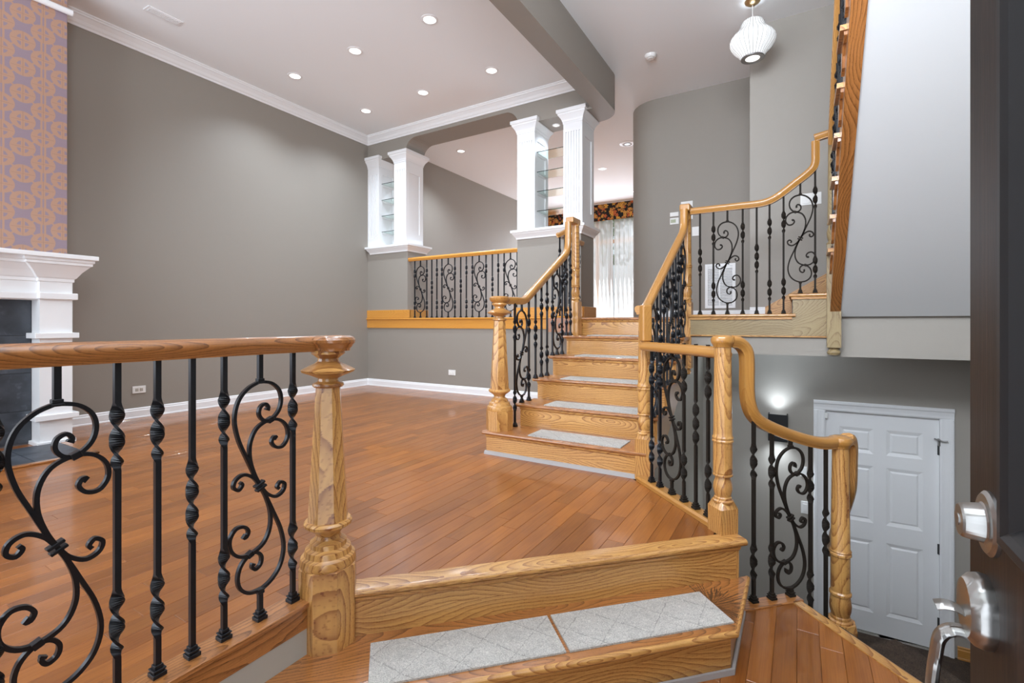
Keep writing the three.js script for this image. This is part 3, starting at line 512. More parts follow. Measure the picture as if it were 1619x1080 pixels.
// ------------------------------------------------------------------ main staircase
const nz = (k) => -3.045 - RUN * (k - 1), SXL = -1.93, SXR = -0.86;
{
  const t = grp('staircase'); tag(t, 'oak staircase of six risers up to the dining room level', 'staircase');
  for (let k = 1; k <= 6; k++) {
    const y = RISE * k, f = nz(k), l = k === 1 ? -2.085 : SXL - 0.03, r = SXR + 0.03, zb = k === 6 ? f - 0.1 : f - RUN - 0.02;
    const tr = nosing(ZY, f, zb, y, 0, l, r, 0.028, [1, 0, 0]);
    mk('tread', tr, M.treadRed, t);
    const rl = k === 1 ? -2.06 : SXL;
    mk('riser', box(rl, SXR, y - RISE + (k === 1 ? 0 : 0.0), y - 0.028, f - 0.045, f - 0.025, [1, 0, 0]), M.oak, t);
    mk('cove', grainUV(prism([[f - 0.012, y - 0.028], [f - 0.025, y - 0.028], [f - 0.025, y - 0.048], [f - 0.02, y - 0.045], [f - 0.014, y - 0.038]], rl, SXR, ZY), [1, 0, 0]), M.oak, t);
    if (k > 1 && k < 6) mk('return_nosing', sweep([V(SXL - 0.03, y - 0.014, f - 0.005), V(SXL - 0.03, y - 0.014, f - RUN - 0.02)], arc(0, 0, 0.014, 0, 330, 11), V(1, 0, 0)), M.oak, t);
  }
  mk('step_end', box(-2.058, -1.935, 0, RISE - 0.029, nz(1) - 0.3, nz(1) - 0.046, [0, 0, 1]), M.oak, t);
  mk('base_strip', merge([grainUV(prism([[nz(1) - 0.025, 0], [nz(1) - 0.006, 0], [nz(1) - 0.012, 0.02], [nz(1) - 0.025, 0.026]], -2.07, SXR - 0.03, ZY), [1, 0, 0])]), M.stripGrey, t);
  const saw = (x0, x1, low) => { const p = []; for (let k = 1; k <= 6; k++) { const f = nz(k) - 0.03; p.push([f, RISE * (k - 1) - (k === 1 ? 0 : 0.0)], [f, RISE * k - 0.028]); } p.push([-4.66, RISE * 6 - 0.028], [-4.66, low ? -0.02 : 0.66], ...(low ? [] : [[-4.55, 0.66], [-3.42, 0.0]])); return grainUV(prism(p, x0, x1, ZY), [0, 0.5, -0.86]); };
  mk('stringer', saw(SXL + 0.003, SXL + 0.02, true), M.oak, t); mk('stringer', saw(SXR, SXR + 0.018, false), M.railGold, t);
}
for (let k = 1; k <= 5; k++) {
  const names = ['grey carpet mat on the lowest stair step with a curled corner', 'grey carpet mat on the second stair step', 'grey carpet mat on the third stair step', 'grey carpet mat on the fourth stair step', 'grey carpet mat on the top stair step below the landing'];
  mat(names[k - 1], matGeo(ZY, nz(k) - 0.03, nz(k) - 0.25, -1.72 + (k === 1 ? 0.02 : 0), -0.975 + (k === 1 ? -0.03 : 0), RISE * k), 'carpet mats on the staircase');
}
// raised floor edge beside the stair top, with its golden ledge board
struct(mk('wall_dais', grainUV(prism([[SXL, -4.50], [-2.3, -4.87], [-2.3, ZB], [SXL, ZB]], 0, LAND - 0.001, XZ)), M.wall), 'angled grey side of the raised floor beside the stair top');
{
  const t = grp('ledge_board'); tag(t, 'golden oak ledge board along the edge of the raised dining floor', 'ledge');
  const lp = [[0, 0.925], [0.016, 0.925], [0.016, 1.052], [0.03, 1.055], [0.034, 1.066], [0.03, 1.078], [0, 1.08]];
  mk('fascia', runX(lp, XL, -2.3, ZB, 0), M.ledge, t);
  mk('fascia', merge([runZ(lp, -4.88, ZB, -2.3, 0, -1), sweep([V(-2.3, 0, -4.87), V(SXL - 0.02, 0, -4.5)], lp.map(([s, tt]) => [s, tt]), V(-S2, 0, S2))]), M.ledge, t);
  mk('base_block', merge([rbox(XL, -5.08, 1.08, 1.205, ZB - 0.02, ZB + 0.02, 0.004, [1, 0, 0]), rbox(-5.13, -5.08, 1.08, 1.205, ZB2, ZB, 0.004, [0, 0, 1])]), M.ledge, t);
  mk('base_block', merge([rbox(-3.24, -2.26, 1.08, 1.205, ZB - 0.02, ZB + 0.02, 0.004, [1, 0, 0]), rbox(-2.29, -2.25, LAND, 1.205, ZB2, ZB, 0.004, [0, 0, 1])]), M.ledge, t);
}

// ------------------------------------------------------------------ railing of the dining room opening
{
  const t = grp('railing'); tag(t, 'golden railing with black scroll balusters in the columned opening', 'railing');
  mk('handrail', sweep([V(-5.14, 1.945, ZB - 0.04), V(-3.185, 1.945, ZB - 0.04)], railP, V(0, 0, 1)), M.ledge, t);
  const xs = [-5.019, -4.906, -4.782, -4.684, -4.588, -4.493, -4.376, -4.255, -4.15, -4.05, -3.945, -3.83, -3.715, -3.61, -3.515, -3.42, -3.32, -3.215], kinds = ['double', 'scroll', 'double', 'single', 'double', 'double', 'scroll', 'double', 'single', 'double', 'double', 'scroll', 'double', 'single', 'double', 'double', 'scroll', 'double'];
  xs.forEach((x, i) => baluster(t, kinds[i], x, 1.07, ZB - 0.04, 0.88, 0, M.iron, true));
}

// ------------------------------------------------------------------ railing up the open side of the main stair
{
  const t = grp('railing'); tag(t, 'oak stair railing rising from the octagonal newel on the bullnose step', 'railing');
  const X = -1.95;
  mk('newel_post', octNewel(-2.0, -3.165, RISE, 1.155, 0.15), M.oak, t).userData.label = 'octagonal tapered oak newel post';
  mk('newel_post', roundNewel(-1.925, -4.478, RISE * 5, 2.04, 0, { base: 0.33, w: 0.046 }), M.oak, t).userData.label = 'turned oak newel post at the stair top';
  const cap = [[0, 1.152], [0.05, 1.152], [0.054, 1.16], [0.07, 1.17], [0.078, 1.182], [0.079, 1.195], [0.07, 1.207], [0, 1.212]];
  const path = [V(-2.0, 1.152, -3.165), V(-1.975, 1.152, -3.25), V(X, 1.152, -3.33)]; const z1 = -3.40;
  for (let i = 0; i <= 6; i++) { const u = i / 6; path.push(V(X, 1.152 + 0.5 * 0.587 * u * u * 0.14 * 1.0, z1 - 0.14 * u)); }
  const yS = 1.152 + 0.5 * 0.587 * 0.14, zS = z1 - 0.14; path.push(V(X, yS + 0.587 * 0.76, zS - 0.76));
  const yE = yS + 0.587 * 0.76, zE = zS - 0.76; for (let i = 1; i <= 6; i++) { const a = i / 6; path.push(V(X + 0.012 * a, yE + 0.01 + 0.10 * a * a + 0.04 * a, zE - 0.055 * Math.sin(a * Math.PI / 2))); } path.push(V(X + 0.014, 1.99, zE - 0.058));
  mk('handrail', merge([sweep(path, railP, V(1, 0, 0)), lathe(cap, 36, false, -2.0, 0, -3.165), rbox(-1.975, -1.89, 1.985, 2.045, -4.53, -4.34, 0.012, [0, 0, 1])]), M.railGold, t);
  const railY = (z) => z > z1 ? 1.152 : z > zS ? 1.152 + 0.5 * 0.587 * ((z1 - z) / 0.14) ** 2 * 0.14 : yS + 0.587 * (zS - z);
  const bal = [[-3.30, 1, 'double'], [-3.41, 2, 'scroll'], [-3.53, 2, 'double'], [-3.65, 3, 'single'], [-3.76, 3, 'double'], [-3.87, 3, 'double'], [-3.98, 4, 'single'], [-4.08, 4, 'scroll'], [-4.19, 4, 'double'], [-4.29, 5, 'double'], [-4.385, 5, 'double']];
  for (const [z, k, kind] of bal) baluster(t, kind, X + 0.01, RISE * k, z, railY(z) - RISE * k + 0.006, Math.PI / 2, M.iron, false);
  // short level return to the pier
  mk('return_rail', merge([sweep([V(-1.95, 1.945, -4.52), V(-2.28, 1.945, -4.85)], railP, V(S2, 0, -S2)), sweep([V(-2.275, 1.945, -4.82), V(-2.275, 1.945, -5.49)], railP, V(1, 0, 0))]), M.railGold, t);
  for (const [x, z, k] of [[-2.05, -4.62, 'double'], [-2.16, -4.73, 'single'], [-2.27, -4.84, 'double'], [-2.275, -4.98, 'single'], [-2.275, -5.12, 'double'], [-2.275, -5.26, 'single'], [-2.275, -5.40, 'double']]) baluster(t, k, x, LAND, z, 0.89, Math.PI / 4, M.iron);
}

// ------------------------------------------------------------------ railing up the hall side of the main stair
const A1 = 1.548;                                        // line of the short diagonal railing
{
  const t = grp('railing'); tag(t, 'oak stair railing on the hall side between two turned newels', 'railing');
  const X = -0.865;
  mk('newel_post', roundNewel(-0.852, -3.10, 0, 1.08, 0, { base: 0.26, w: 0.05, r: 0.043 }), M.oak, t).userData.label = 'turned oak newel post at the stair foot';
  mk('newel_post', roundNewel(-0.86, -4.50, 0.60, 2.055, 0, { base: 0.58, w: 0.046, drop: true }), M.oak, t).userData.label = 'turned oak newel post with ball drop';
  const slope = RISE / RUN, path = [V(X, 1.055, -3.03), V(X, 1.055, -3.12), V(X, 1.062, -3.17), V(X, 1.09, -3.23)]; const z0 = -3.23, y0 = 1.09, zT = -4.36; path.push(V(X, y0 + slope * (z0 - zT), zT));
  const yT = y0 + slope * (z0 - zT); path.push(V(X, yT + 0.05, zT - 0.05), V(X, yT + 0.12, zT - 0.075), V(X, 2.0, zT - 0.085));
  mk('handrail', merge([sweep(path, railP, V(1, 0, 0)), rbox(-0.905, -0.815, 1.985, 2.05, -4.55, -4.40, 0.014, [0, 1, 0])]), M.railGold, t);
  const railY = (z) => y0 + slope * (z0 - z);
  const bal = []; const ks = ['double', 'scroll', 'double', 'single', 'double']; let i = 0;
  for (let z = -3.25; z > -4.42; z -= 0.1) { const k = Math.min(5, Math.floor((-3.045 - z) / RUN) + 1); bal.push([z, k, ks[i++ % 5]]); }
  for (const [z, k, kind] of bal) baluster(t, kind, X + 0.005, RISE * k, z, railY(z) - RISE * k + 0.006, Math.PI / 2, M.iron, false);
}
// ------------------------------------------------------------------ short level railing along the diagonal floor edge
const P2 = D(A1, -1.99, 0), P1 = V(-0.852, 0, -3.10);
{
  const t = grp('railing'); tag(t, 'short level oak railing along the diagonal living room floor edge', 'railing');
  mk('newel_post', roundNewel(P2.x, P2.z, 0.0, 0.888, Math.PI / 4, { base: 0.12, w: 0.0475, r: 0.043 }), M.oak, t).userData.label = 'turned oak newel post with square base';
  const ry = 0.885, a = [V(-0.86, 1.06, -3.06), V(-0.86, 0.96, -3.05), V(-0.857, 0.91, -3.045), V(-0.84, 0.89, -3.03)];
  const lev = sweep([D(1.548, -2.73, ry), D(1.548, -1.965, ry)], railP, V(S2, 0, -S2));
  const capR = lathe([[0, ry], [0.042, ry], [0.046, ry + 0.012], [0.052, ry + 0.02], [0.055, ry + 0.034], [0.05, ry + 0.048], [0.035, ry + 0.057], [0, ry + 0.058]], 32, false, P2.x, 0, P2.z);
  const up = rbox(-0.032, 0.032, 0, 0.23, -0.028, 0.028, 0.012, [0, 1, 0]); up.rotateY(Math.PI / 4); up.translate(DX(1.548, -2.71), ry + 0.0, DZ(1.548, -2.71));
  mk('handrail', merge([lev, capR, up]), M.railGold, t);
  mk('shoe_rail', merge([grainUV(prism([[1.51, 0.0], [1.585, 0.0], [1.585, 0.026], [1.58, 0.03], [1.52, 0.03], [1.51, 0.02]], -2.76, -2.03, (u, v, h) => [DX(u, h), v, DZ(u, h)]), [S2, 0, S2]), grainUV(prism([[1.56, -0.16], [1.585, -0.16], [1.585, 0.0], [1.56, 0.0]], -2.86, -1.93, (u, v, h) => [DX(u, h), v, DZ(u, h)]), [S2, 0, S2])]), M.railGold, t);
  [[-2.638, 'double'], [-2.545, 'double'], [-2.42, 'scroll'], [-2.305, 'double'], [-2.20, 'single'], [-2.10, 'double']].forEach(([b, k]) => { const p = D(1.548, b, 0); baluster(t, k, p.x, 0.03, p.z, ry - 0.024, -Math.PI / 4, k === 'double' && b > -2.15 || b > -2.45 ? M.ironBrown : M.iron, true); });
}
// ------------------------------------------------------------------ railing down to the lower hall
{
  const t = grp('railing'); tag(t, 'oak railing swooping down from the entry to the lower hall', 'railing');
  const B = -1.975, aN = 2.235, N3 = D(aN, B, 0);
  mk('newel_post', octRound(N3.x, N3.z, -0.70, 0.40), M.oak, t).userData.label = 'turned oak newel post with octagonal base at the lower steps';
  const ry = 0.885; const pts = [[1.575, ry + 0.0], [1.61, ry - 0.005], [1.637, ry - 0.03], [1.643, ry - 0.08], [1.643, ry - 0.2], [1.65, ry - 0.27], [1.672, ry - 0.33], [1.71, ry - 0.375], [1.78, ry - 0.415], [1.9, ry - 0.462], [2.02, ry - 0.50], [2.11, ry - 0.519], [2.17, ry - 0.522], [2.235, ry - 0.52]];
  const path = new THREE.CatmullRomCurve3(pts.map(([a, y]) => D(a, B, y)), false, 'centripetal').getPoints(60);
  const ry3 = ry - 0.52, cap = lathe([[0, ry3], [0.042, ry3], [0.046, ry3 + 0.012], [0.053, ry3 + 0.02], [0.056, ry3 + 0.036], [0.05, ry3 + 0.05], [0.03, ry3 + 0.058], [0, ry3 + 0.059]], 32, false, N3.x, 0, N3.z);
  mk('handrail', merge([sweep(path, railP, V(S2, 0, S2)), cap]), M.railGold, t);
  const tail = new THREE.CatmullRomCurve3([V(N3.x + 0.03, ry3 + 0.01, N3.z - 0.05), V(N3.x + 0.05, ry3 - 0.01, N3.z - 0.085), V(N3.x + 0.052, ry3 - 0.1, N3.z - 0.1), V(N3.x + 0.05, ry3 - 0.25, N3.z - 0.12), V(N3.x + 0.04, ry3 - 0.4, N3.z - 0.25), V(N3.x + 0.03, ry3 - 0.60, N3.z - 0.55), V(N3.x + 0.02, ry3 - 1.1, N3.z - 1.3)]).getPoints(50);
  mk('lower_handrail', sweep(tail, railP, V(1, 0, 0)), M.oak, t);
  mk('shoe_rail', grainUV(prism([[-1.985, ENTRY - 0.02], [-1.914, ENTRY - 0.02], [-1.914, ENTRY + 0.004], [-1.918, ENTRY + 0.008], [-1.985, ENTRY + 0.008]], 1.56, 1.945, BDmap), diagGrain), M.treadRed, t);
  const yAt = (a) => { let y = 0; for (let i = 0; i < pts.length - 1; i++) if (a >= pts[i][0] && a <= pts[i + 1][0] && pts[i + 1][0] > pts[i][0]) y = pts[i][1] + (pts[i + 1][1] - pts[i][1]) * (a - pts[i][0]) / (pts[i + 1][0] - pts[i][0]); return y; };
  for (const [a, k, y] of [[1.70, 'double', ENTRY], [1.805, 'double', ENTRY], [1.915, 'scroll', ENTRY], [2.035, 'double', ENTRY - 0.17], [2.13, 'single', ENTRY - 0.17]]) { const p = D(a, B + 0.012, 0), L = yAt(a) - y; baluster(t, k, p.x, y + 0.006, p.z, L, Math.PI / 4, M.ironBrown, true); }
}
function octRound(x, z, y0, yTop) {
  const b = y0 + 0.15;
  return merge([lathe([[0, y0], [0.07, y0], [0.07, b], [0.062, b + 0.03], [0, b + 0.03]], 8, true, x, 0, z),
    lathe([[0, b], [0.056, b + 0.028], [0.054, b + 0.036], [0.044, b + 0.042], [0.044, b + 0.052], [0.04, b + 0.058], [0.047, b + 0.085], [0.049, b + 0.11], [0.044, b + 0.15], [0.041, b + 0.16], [0.049, b + 0.165], [0.049, b + 0.175], [0.043, b + 0.183], [0.043, b + 0.36], [0.049, b + 0.366], [0.049, b + 0.376], [0.044, b + 0.382], [0.049, b + 0.388], [0.043, b + 0.4], [0.036, yTop], [0, yTop]], 32, false, x, 0, z)]);
}

// ------------------------------------------------------------------ lower flight
{
  const t = grp('staircase'); tag(t, 'carpeted flight from the entry down to the white door', 'staircase');
  mk('nosing', nosing((u, v, h) => [DX(u, h), v, DZ(u, h)], 1.945, 1.885, ENTRY + 0.004, 0, -1.985, -0.1, 0.03, [S2, 0, S2]), M.oak, t).userData.label = 'golden oak nosing along the entry floor edge';
  const R = 0.169; mk('riser', grainUV(prism([[1.915, ENTRY - R], [1.93, ENTRY - R], [1.93, ENTRY - 0.026], [1.915, ENTRY - 0.026]], -1.98, -0.1, (u, v, h) => [DX(u, h), v, DZ(u, h)]), [S2, 0, S2]), M.oak, t);
  const clip = (poly) => { poly = clipPoly(poly, 1, 0, XR - 0.002); return poly; };
  const diagStep = (a0, a1, y) => { let p = [[a0, -1.99], [a1, -1.99], [a1, 0.3], [a0, 0.3]].map(([a, b]) => [DX(a, b), DZ(a, b)]); return grainUV(prism(clip(p), LOW, y, XZ)); };
  mk('tread', diagStep(1.93, 2.19, ENTRY - R), M.brownCarpet, t);
  mk('tread', diagStep(2.18, 2.62, ENTRY - 2 * R), M.brownCarpet, t);
  for (let k = 3; k <= 8; k++) mk('tread', (() => { let p = [[0.15, -3.0 - 0.24 * (k - 3)], [XR - 0.002, -3.0 - 0.24 * (k - 3)], [XR - 0.002, -3.26 - 0.24 * (k - 3)], [0.15, -3.26 - 0.24 * (k - 3)]]; return toCreasedNormals(grainUV(prism(p, LOW, ENTRY - k * R, XZ)), 0.5); })(), M.brownCarpet, t);
}

// ------------------------------------------------------------------ white door of the lower hall
{
  const x0 = 0.215, x1 = 1.058, y0 = LOW + 0.012, y1 = 0.162, z = ZD - 0.03, g = struct(grp('door_1'), 'white six panel door at the bottom of the lower stairs');
  const W = x1 - x0, H = y1 - y0, cols = [[0.14, 0.45], [0.56, 0.87]], rowsY = [[0.09, 0.42], [0.50, 0.76], [0.815, 0.93]];
  const holes = []; for (const [a, b] of cols) for (const [c, d] of rowsY) holes.push([[x0 + W * a, y0 + H * c], [x0 + W * b, y0 + H * c], [x0 + W * b, y0 + H * d], [x0 + W * a, y0 + H * d]]);
  mk('leaf', merge([grainUV(prism([[x0, y0], [x1, y0], [x1, y1], [x0, y1]], z - 0.012, z, XY, holes)), box(x0, x1, y0, y1, z - 0.03, z - 0.012)]), M.whiteDoor, g);
  for (const h of holes) { const [[a, c], , [b, d]] = h, s = 0.045; const bev = []; const o = [[a, c], [b, c], [b, d], [a, d]], n = [[a + 0.03, c + 0.03], [b - 0.03, c + 0.03], [b - 0.03, d - 0.03], [a + 0.03, d - 0.03]]; const m2 = [[a + s, c + s], [b - s, c + s], [b - s, d - s], [a + s, d - s]];
    const A = []; const q = (p, zp, r, zr) => { for (let i = 0; i < 4; i++) { const j = (i + 1) % 4; A.push(p[i][0], p[i][1], zp, p[j][0], p[j][1], zp, r[j][0], r[j][1], zr, p[i][0], p[i][1], zp, r[j][0], r[j][1], zr, r[i][0], r[i][1], zr); } };
    q(o, z - 0.001, n, z - 0.011); q(n, z - 0.011, m2, z - 0.003); A.push(...[m2[0], m2[1], m2[2], m2[0], m2[2], m2[3]].flatMap((p) => [...p, z - 0.003]));
    const pg = new THREE.BufferGeometry(); pg.setAttribute('position', new THREE.Float32BufferAttribute(A, 3)); pg.computeVertexNormals(); mk('panel', grainUV(pg), M.whiteDoor, g); }
  const cp = [[0, 0], [0.095, 0], [0.095, 0.018], [0.088, 0.024], [0.07, 0.024], [0.06, 0.018], [0.03, 0.014], [0.012, 0.014], [0, 0.008]];
  const cx0 = 0.22, cx1 = 1.055, top = 0.165;
  const A = (P, Q, s) => sweep([P, Q], cp.map(([u, v]) => [u, v]), s, true, 0.5);
  const cas = [grainUV(prism(cp.map(([u, v]) => [cx0 - u, ZD + v]), LOW, top, XZ)), grainUV(prism(cp.map(([u, v]) => [cx1 + u, ZD + v]), LOW, top, XZ)), grainUV(prism(cp.map(([u, v]) => [ZD + v, top + u]), cx0 - 0.095, cx1 + 0.095, ZY), [1, 0, 0])];
  mk('casing', merge(cas), M.trim, g);
  mk('jamb', merge([box(0.205, 0.216, LOW, 0.175, ZD - 0.12, ZD), box(1.059, 1.068, LOW, 0.175, ZD - 0.12, ZD), box(0.205, 1.068, 0.164, 0.175, ZD - 0.12, ZD)]), M.trim, g);
  for (const y of [0.16 - 0.27, -0.98, LOW + 0.25]) mk('hinge', merge([lathe([[0, -0.045], [0.007, -0.045], [0.007, 0.045], [0, 0.045]], 12, false, 1.058, y, ZD - 0.022), box(1.045, 1.064, y - 0.045, y + 0.045, ZD - 0.031, ZD - 0.028)]), M.slotDark, g);
  mk('door_guard', merge([tube([V(1.02, -0.01, ZD + 0.0), V(1.07, -0.02, ZD + 0.045), V(1.10, -0.015, ZD + 0.05)], 0.006, 12, 6), box(1.045, 1.066, -0.07, -0.01, ZD - 0.03, ZD + 0.01)]), M.steel, g);
  mk('hinge_stop', rbox(0.215, 0.24, 0.09, 0.14, ZD - 0.03, ZD + 0.012, 0.003), M.plastic, g);
}

// ------------------------------------------------------------------ upper landing edge, its railing and the flight that climbs over the hall
{
  const t = grp('landing_edge'); tag(t, 'pale oak fascia and first step of the upper stair landing', 'landing');
  mk('fascia', box(-0.82, 0.19, 0.895, 1.045, -4.47, -4.45, [1, 0, 0]), M.oakPale, t);
  mk('nosing', merge([nosing(ZY, -4.425, -4.55, 1.075, 0, -0.83, -0.02, 0.026, [1, 0, 0]), box(-0.82, -0.045, 1.03, 1.05, -4.45, -4.437, [1, 0, 0])]), M.oak, t);
  mk('step_side', box(-0.04, 0.19, 0.9, 1.205, -4.468, -4.447, [0.8, 0.5, 0]), M.oakPale, t);
  mk('tread', merge([nosing(ZY, -4.425, -5.48, 1.235, 0, -0.065, 0.19, 0.028, [1, 0, 0]), box(-0.05, 0.19, 1.19, 1.208, -4.45, -4.435, [1, 0, 0])]), M.oak, t);
  mk('bottom_trim', box(-0.82, 0.19, 0.888, 0.898, -4.47, -4.443, [1, 0, 0]), M.oak, t);
  mk('riser', box(-0.045, -0.03, LAND, 1.207, -5.48, -4.47, [0, 0, 1]), M.black, t);
  mk('carpet_runner', box(-0.03, 0.62, 1.235, 1.241, -5.40, -4.52), M.brownCarpet, t);
  mk('winder', merge([box(0.19, 0.62, 1.06, 1.235, -5.48, -4.49), prismWinder()]), M.brownCarpet, t);
}
function prismWinder() { return grainUV(prism([[0.55, -5.48], [XR - 0.01, -5.48], [XR - 0.01, -4.44], [0.55, -4.44]], 1.06, 1.40, XZ)); }
{
  const skirt = [[-0.29, LAND], [-0.06, LAND], [0.6, 1.44], [XR, 1.44], [XR, 1.70], [0.60, 1.70], [-0.27, 1.175], [-0.29, 1.165]];
  struct(mk('trim_3', grainUV(prism(skirt, ZD, ZD + 0.018, XY), [0.85, 0.52, 0]), M.oak), 'oak skirt board climbing the wall beside the winding steps');
}
const NS = V(0.232, 0, -4.415);
{
  const t = grp('railing'); tag(t, 'oak landing railing with brown scroll balusters ending in a gooseneck', 'railing');
  const Z = -4.46;
  const pts = [[-0.82, 1.958], [-0.45, 1.958], [-0.26, 1.96], [-0.19, 1.975], [-0.13, 2.005], [0.0, 2.10], [0.085, 2.165], [0.125, 2.21], [0.14, 2.255], [0.142, 2.33], [0.142, 2.425]];
  const path = new THREE.CatmullRomCurve3(pts.map(([x, y]) => V(x, y, Z)), false, 'centripetal').getPoints(70);
  mk('handrail', merge([sweep(path, railP, V(0, 0, 1)), sweep([V(0.11, 2.425, Z), V(0.23, 2.445, Z)], railP, V(0, 0, 1))]), M.railGold, t);
  const yAt = (x) => { for (let i = 0; i < pts.length - 1; i++) if (x >= pts[i][0] && x <= pts[i + 1][0]) return pts[i][1] + (pts[i + 1][1] - pts[i][1]) * (x - pts[i][0]) / (pts[i + 1][0] - pts[i][0]); return 2.2; };
  [[-0.741, 'single'], [-0.632, 'double'], [-0.521, 'scroll'], [-0.403, 'double'], [-0.298, 'single'], [-0.204, 'double'], [-0.104, 'double'], [0.012, 'scroll'], [0.112, 'double']].forEach(([x, k]) => { const y = x > -0.06 ? 1.235 : 1.075; baluster(t, k, x, y, Z, Math.min(yAt(x), 2.3) - y + 0.004, 0, M.ironBrown, false); });
}
{
  const t = grp('staircase'); tag(t, 'upper oak flight with white soffit climbing overhead towards the entry', 'staircase');
  const m = 0.835, z0 = -4.40, yb = 1.075, z1 = -0.92, Y = (z) => yb + m * (z - z0);
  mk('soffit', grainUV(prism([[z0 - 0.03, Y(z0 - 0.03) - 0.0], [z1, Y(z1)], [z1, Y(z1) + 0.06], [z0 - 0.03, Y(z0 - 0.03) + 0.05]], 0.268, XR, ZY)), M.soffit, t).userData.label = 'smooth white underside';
  mk('stringer', merge([grainUV(prism([[z0, yb - 0.005], [z1, Y(z1) - 0.005], [z1, Y(z1) + 0.32], [z0, yb + 0.32]], 0.212, 0.270, ZY), [0, m, 1]), grainUV(prism([[z0, yb - 0.012], [z1, Y(z1) - 0.012], [z1, Y(z1) + 0.03], [z0, yb + 0.03]], 0.206, 0.272, ZY), [0, m, 1])]), M.treadRed, t);
  mk('newel_post', merge([box(0.186, 0.276, 0.815, 1.6, -4.46, -4.37, [0, 1, 0]), lathe([[0, 0.748], [0.02, 0.75], [0.039, 0.76], [0.045, 0.776], [0.039, 0.792], [0.026, 0.802], [0.036, 0.808], [0.04, 0.817], [0, 0.817]], 28, false, 0.231, 0, -4.415), lathe([[0, 1.59], [0.046, 1.6], [0.048, 1.61], [0.04, 1.62], [0.036, 1.63], [0.044, 1.66], [0.046, 1.7], [0.036, 1.74], [0.035, 1.75], [0.045, 1.755], [0.045, 1.765], [0.041, 1.775], [0.036, 2.45], [0, 2.46]], 28, false, 0.231, 0, -4.415)]), M.oakPale, t).userData.label = 'pale oak newel post with ball drop';
  const run = 0.235, rise = run * m;
  for (let k = 0; k < 13; k++) {
    const za = z0 + 0.02 + run * k, y = Y(za) + 0.32 + 0.13;
    mk('tread', merge([nosing(ZY, za - 0.03, za + run, y, 0, 0.182, XR - 0.01, 0.028, [1, 0, 0])]), M.oak, t);
    mk('riser', box(0.212, XR - 0.01, y - rise, y - 0.028, za - 0.002, za + 0.016, [1, 0, 0]), M.oak, t);
    const br = [[za + 0.01, y - 0.03], [za + run - 0.01, y - 0.03], [za + run - 0.01, y - 0.05], [za + run - 0.05, y - 0.07], [za + run - 0.09, y - 0.06], [za + 0.1, y - 0.10], [za + 0.07, y - 0.15], [za + 0.01, y - 0.17]];
    mk('bracket', grainUV(prism(br, 0.2, 0.213, ZY), [0, 1, 0]), M.treadRed, t);
    mk('stringer_fill', grainUV(prism([[za, y - 0.03], [za + run, y - 0.03], [za + run, Y(za + run) + 0.3], [za, Y(za) + 0.3]], 0.213, 0.268, ZY), [0, m, 1]), M.oak, t);
    for (const [o, kd] of [[0.05, 'double'], [0.165, 'single']]) baluster(t, kd, 0.222, y, za + o, 0.86 + m * (o - 0.05), 0, M.iron);
  }
  const yR = Y(z0 + 0.02) + 0.45 + 0.84;
  mk('handrail', sweep([V(0.222, yR, z0 + 0.04), V(0.222, yR + m * 2.6, z0 + 0.04 + 2.6)], railP, V(1, 0, 0)), M.oak, t);
}

// ------------------------------------------------------------------ white fluted columns and glass shelves
const flutes = (x0, x1, y0, y1, z, n) => { const w = (x1 - x0) / (n * 2 + 1), p = [[x0, z - 0.03], [x0, z]]; for (let i = 0; i < n; i++) { const a = x0 + w * (2 * i + 1); p.push([a, z], [a + w * 0.2, z - 0.019], [a + w * 0.8, z - 0.019], [a + w, z]); } p.push([x1, z], [x1, z - 0.03]); return grainUV(prism(p, y0, y1, XZ)); };
function squareRing(x0, x1, z0, z1, prof) { // moulding round a square column; prof: [out, y]
  const A = [], ring = ([o, y]) => [[x0 - o, y, z1 + o], [x1 + o, y, z1 + o], [x1 + o, y, z0 - o], [x0 - o, y, z0 - o]];
  for (let i = 0; i < prof.length - 1; i++) { const a = ring(prof[i]), b = ring(prof[i + 1]); for (let k = 0; k < 4; k++) { const j = (k + 1) % 4; A.push(...a[k], ...a[j], ...b[j], ...a[k], ...b[j], ...b[k]); } }
  const bt = ring(prof[0]), tp = ring(prof[prof.length - 1]); A.push(...bt[0], ...bt[2], ...bt[1], ...bt[0], ...bt[3], ...bt[2], ...tp[0], ...tp[1], ...tp[2], ...tp[0], ...tp[2], ...tp[3]);
  return toCreasedNormals(grainUV(fromTris(A)), 0.22);
}
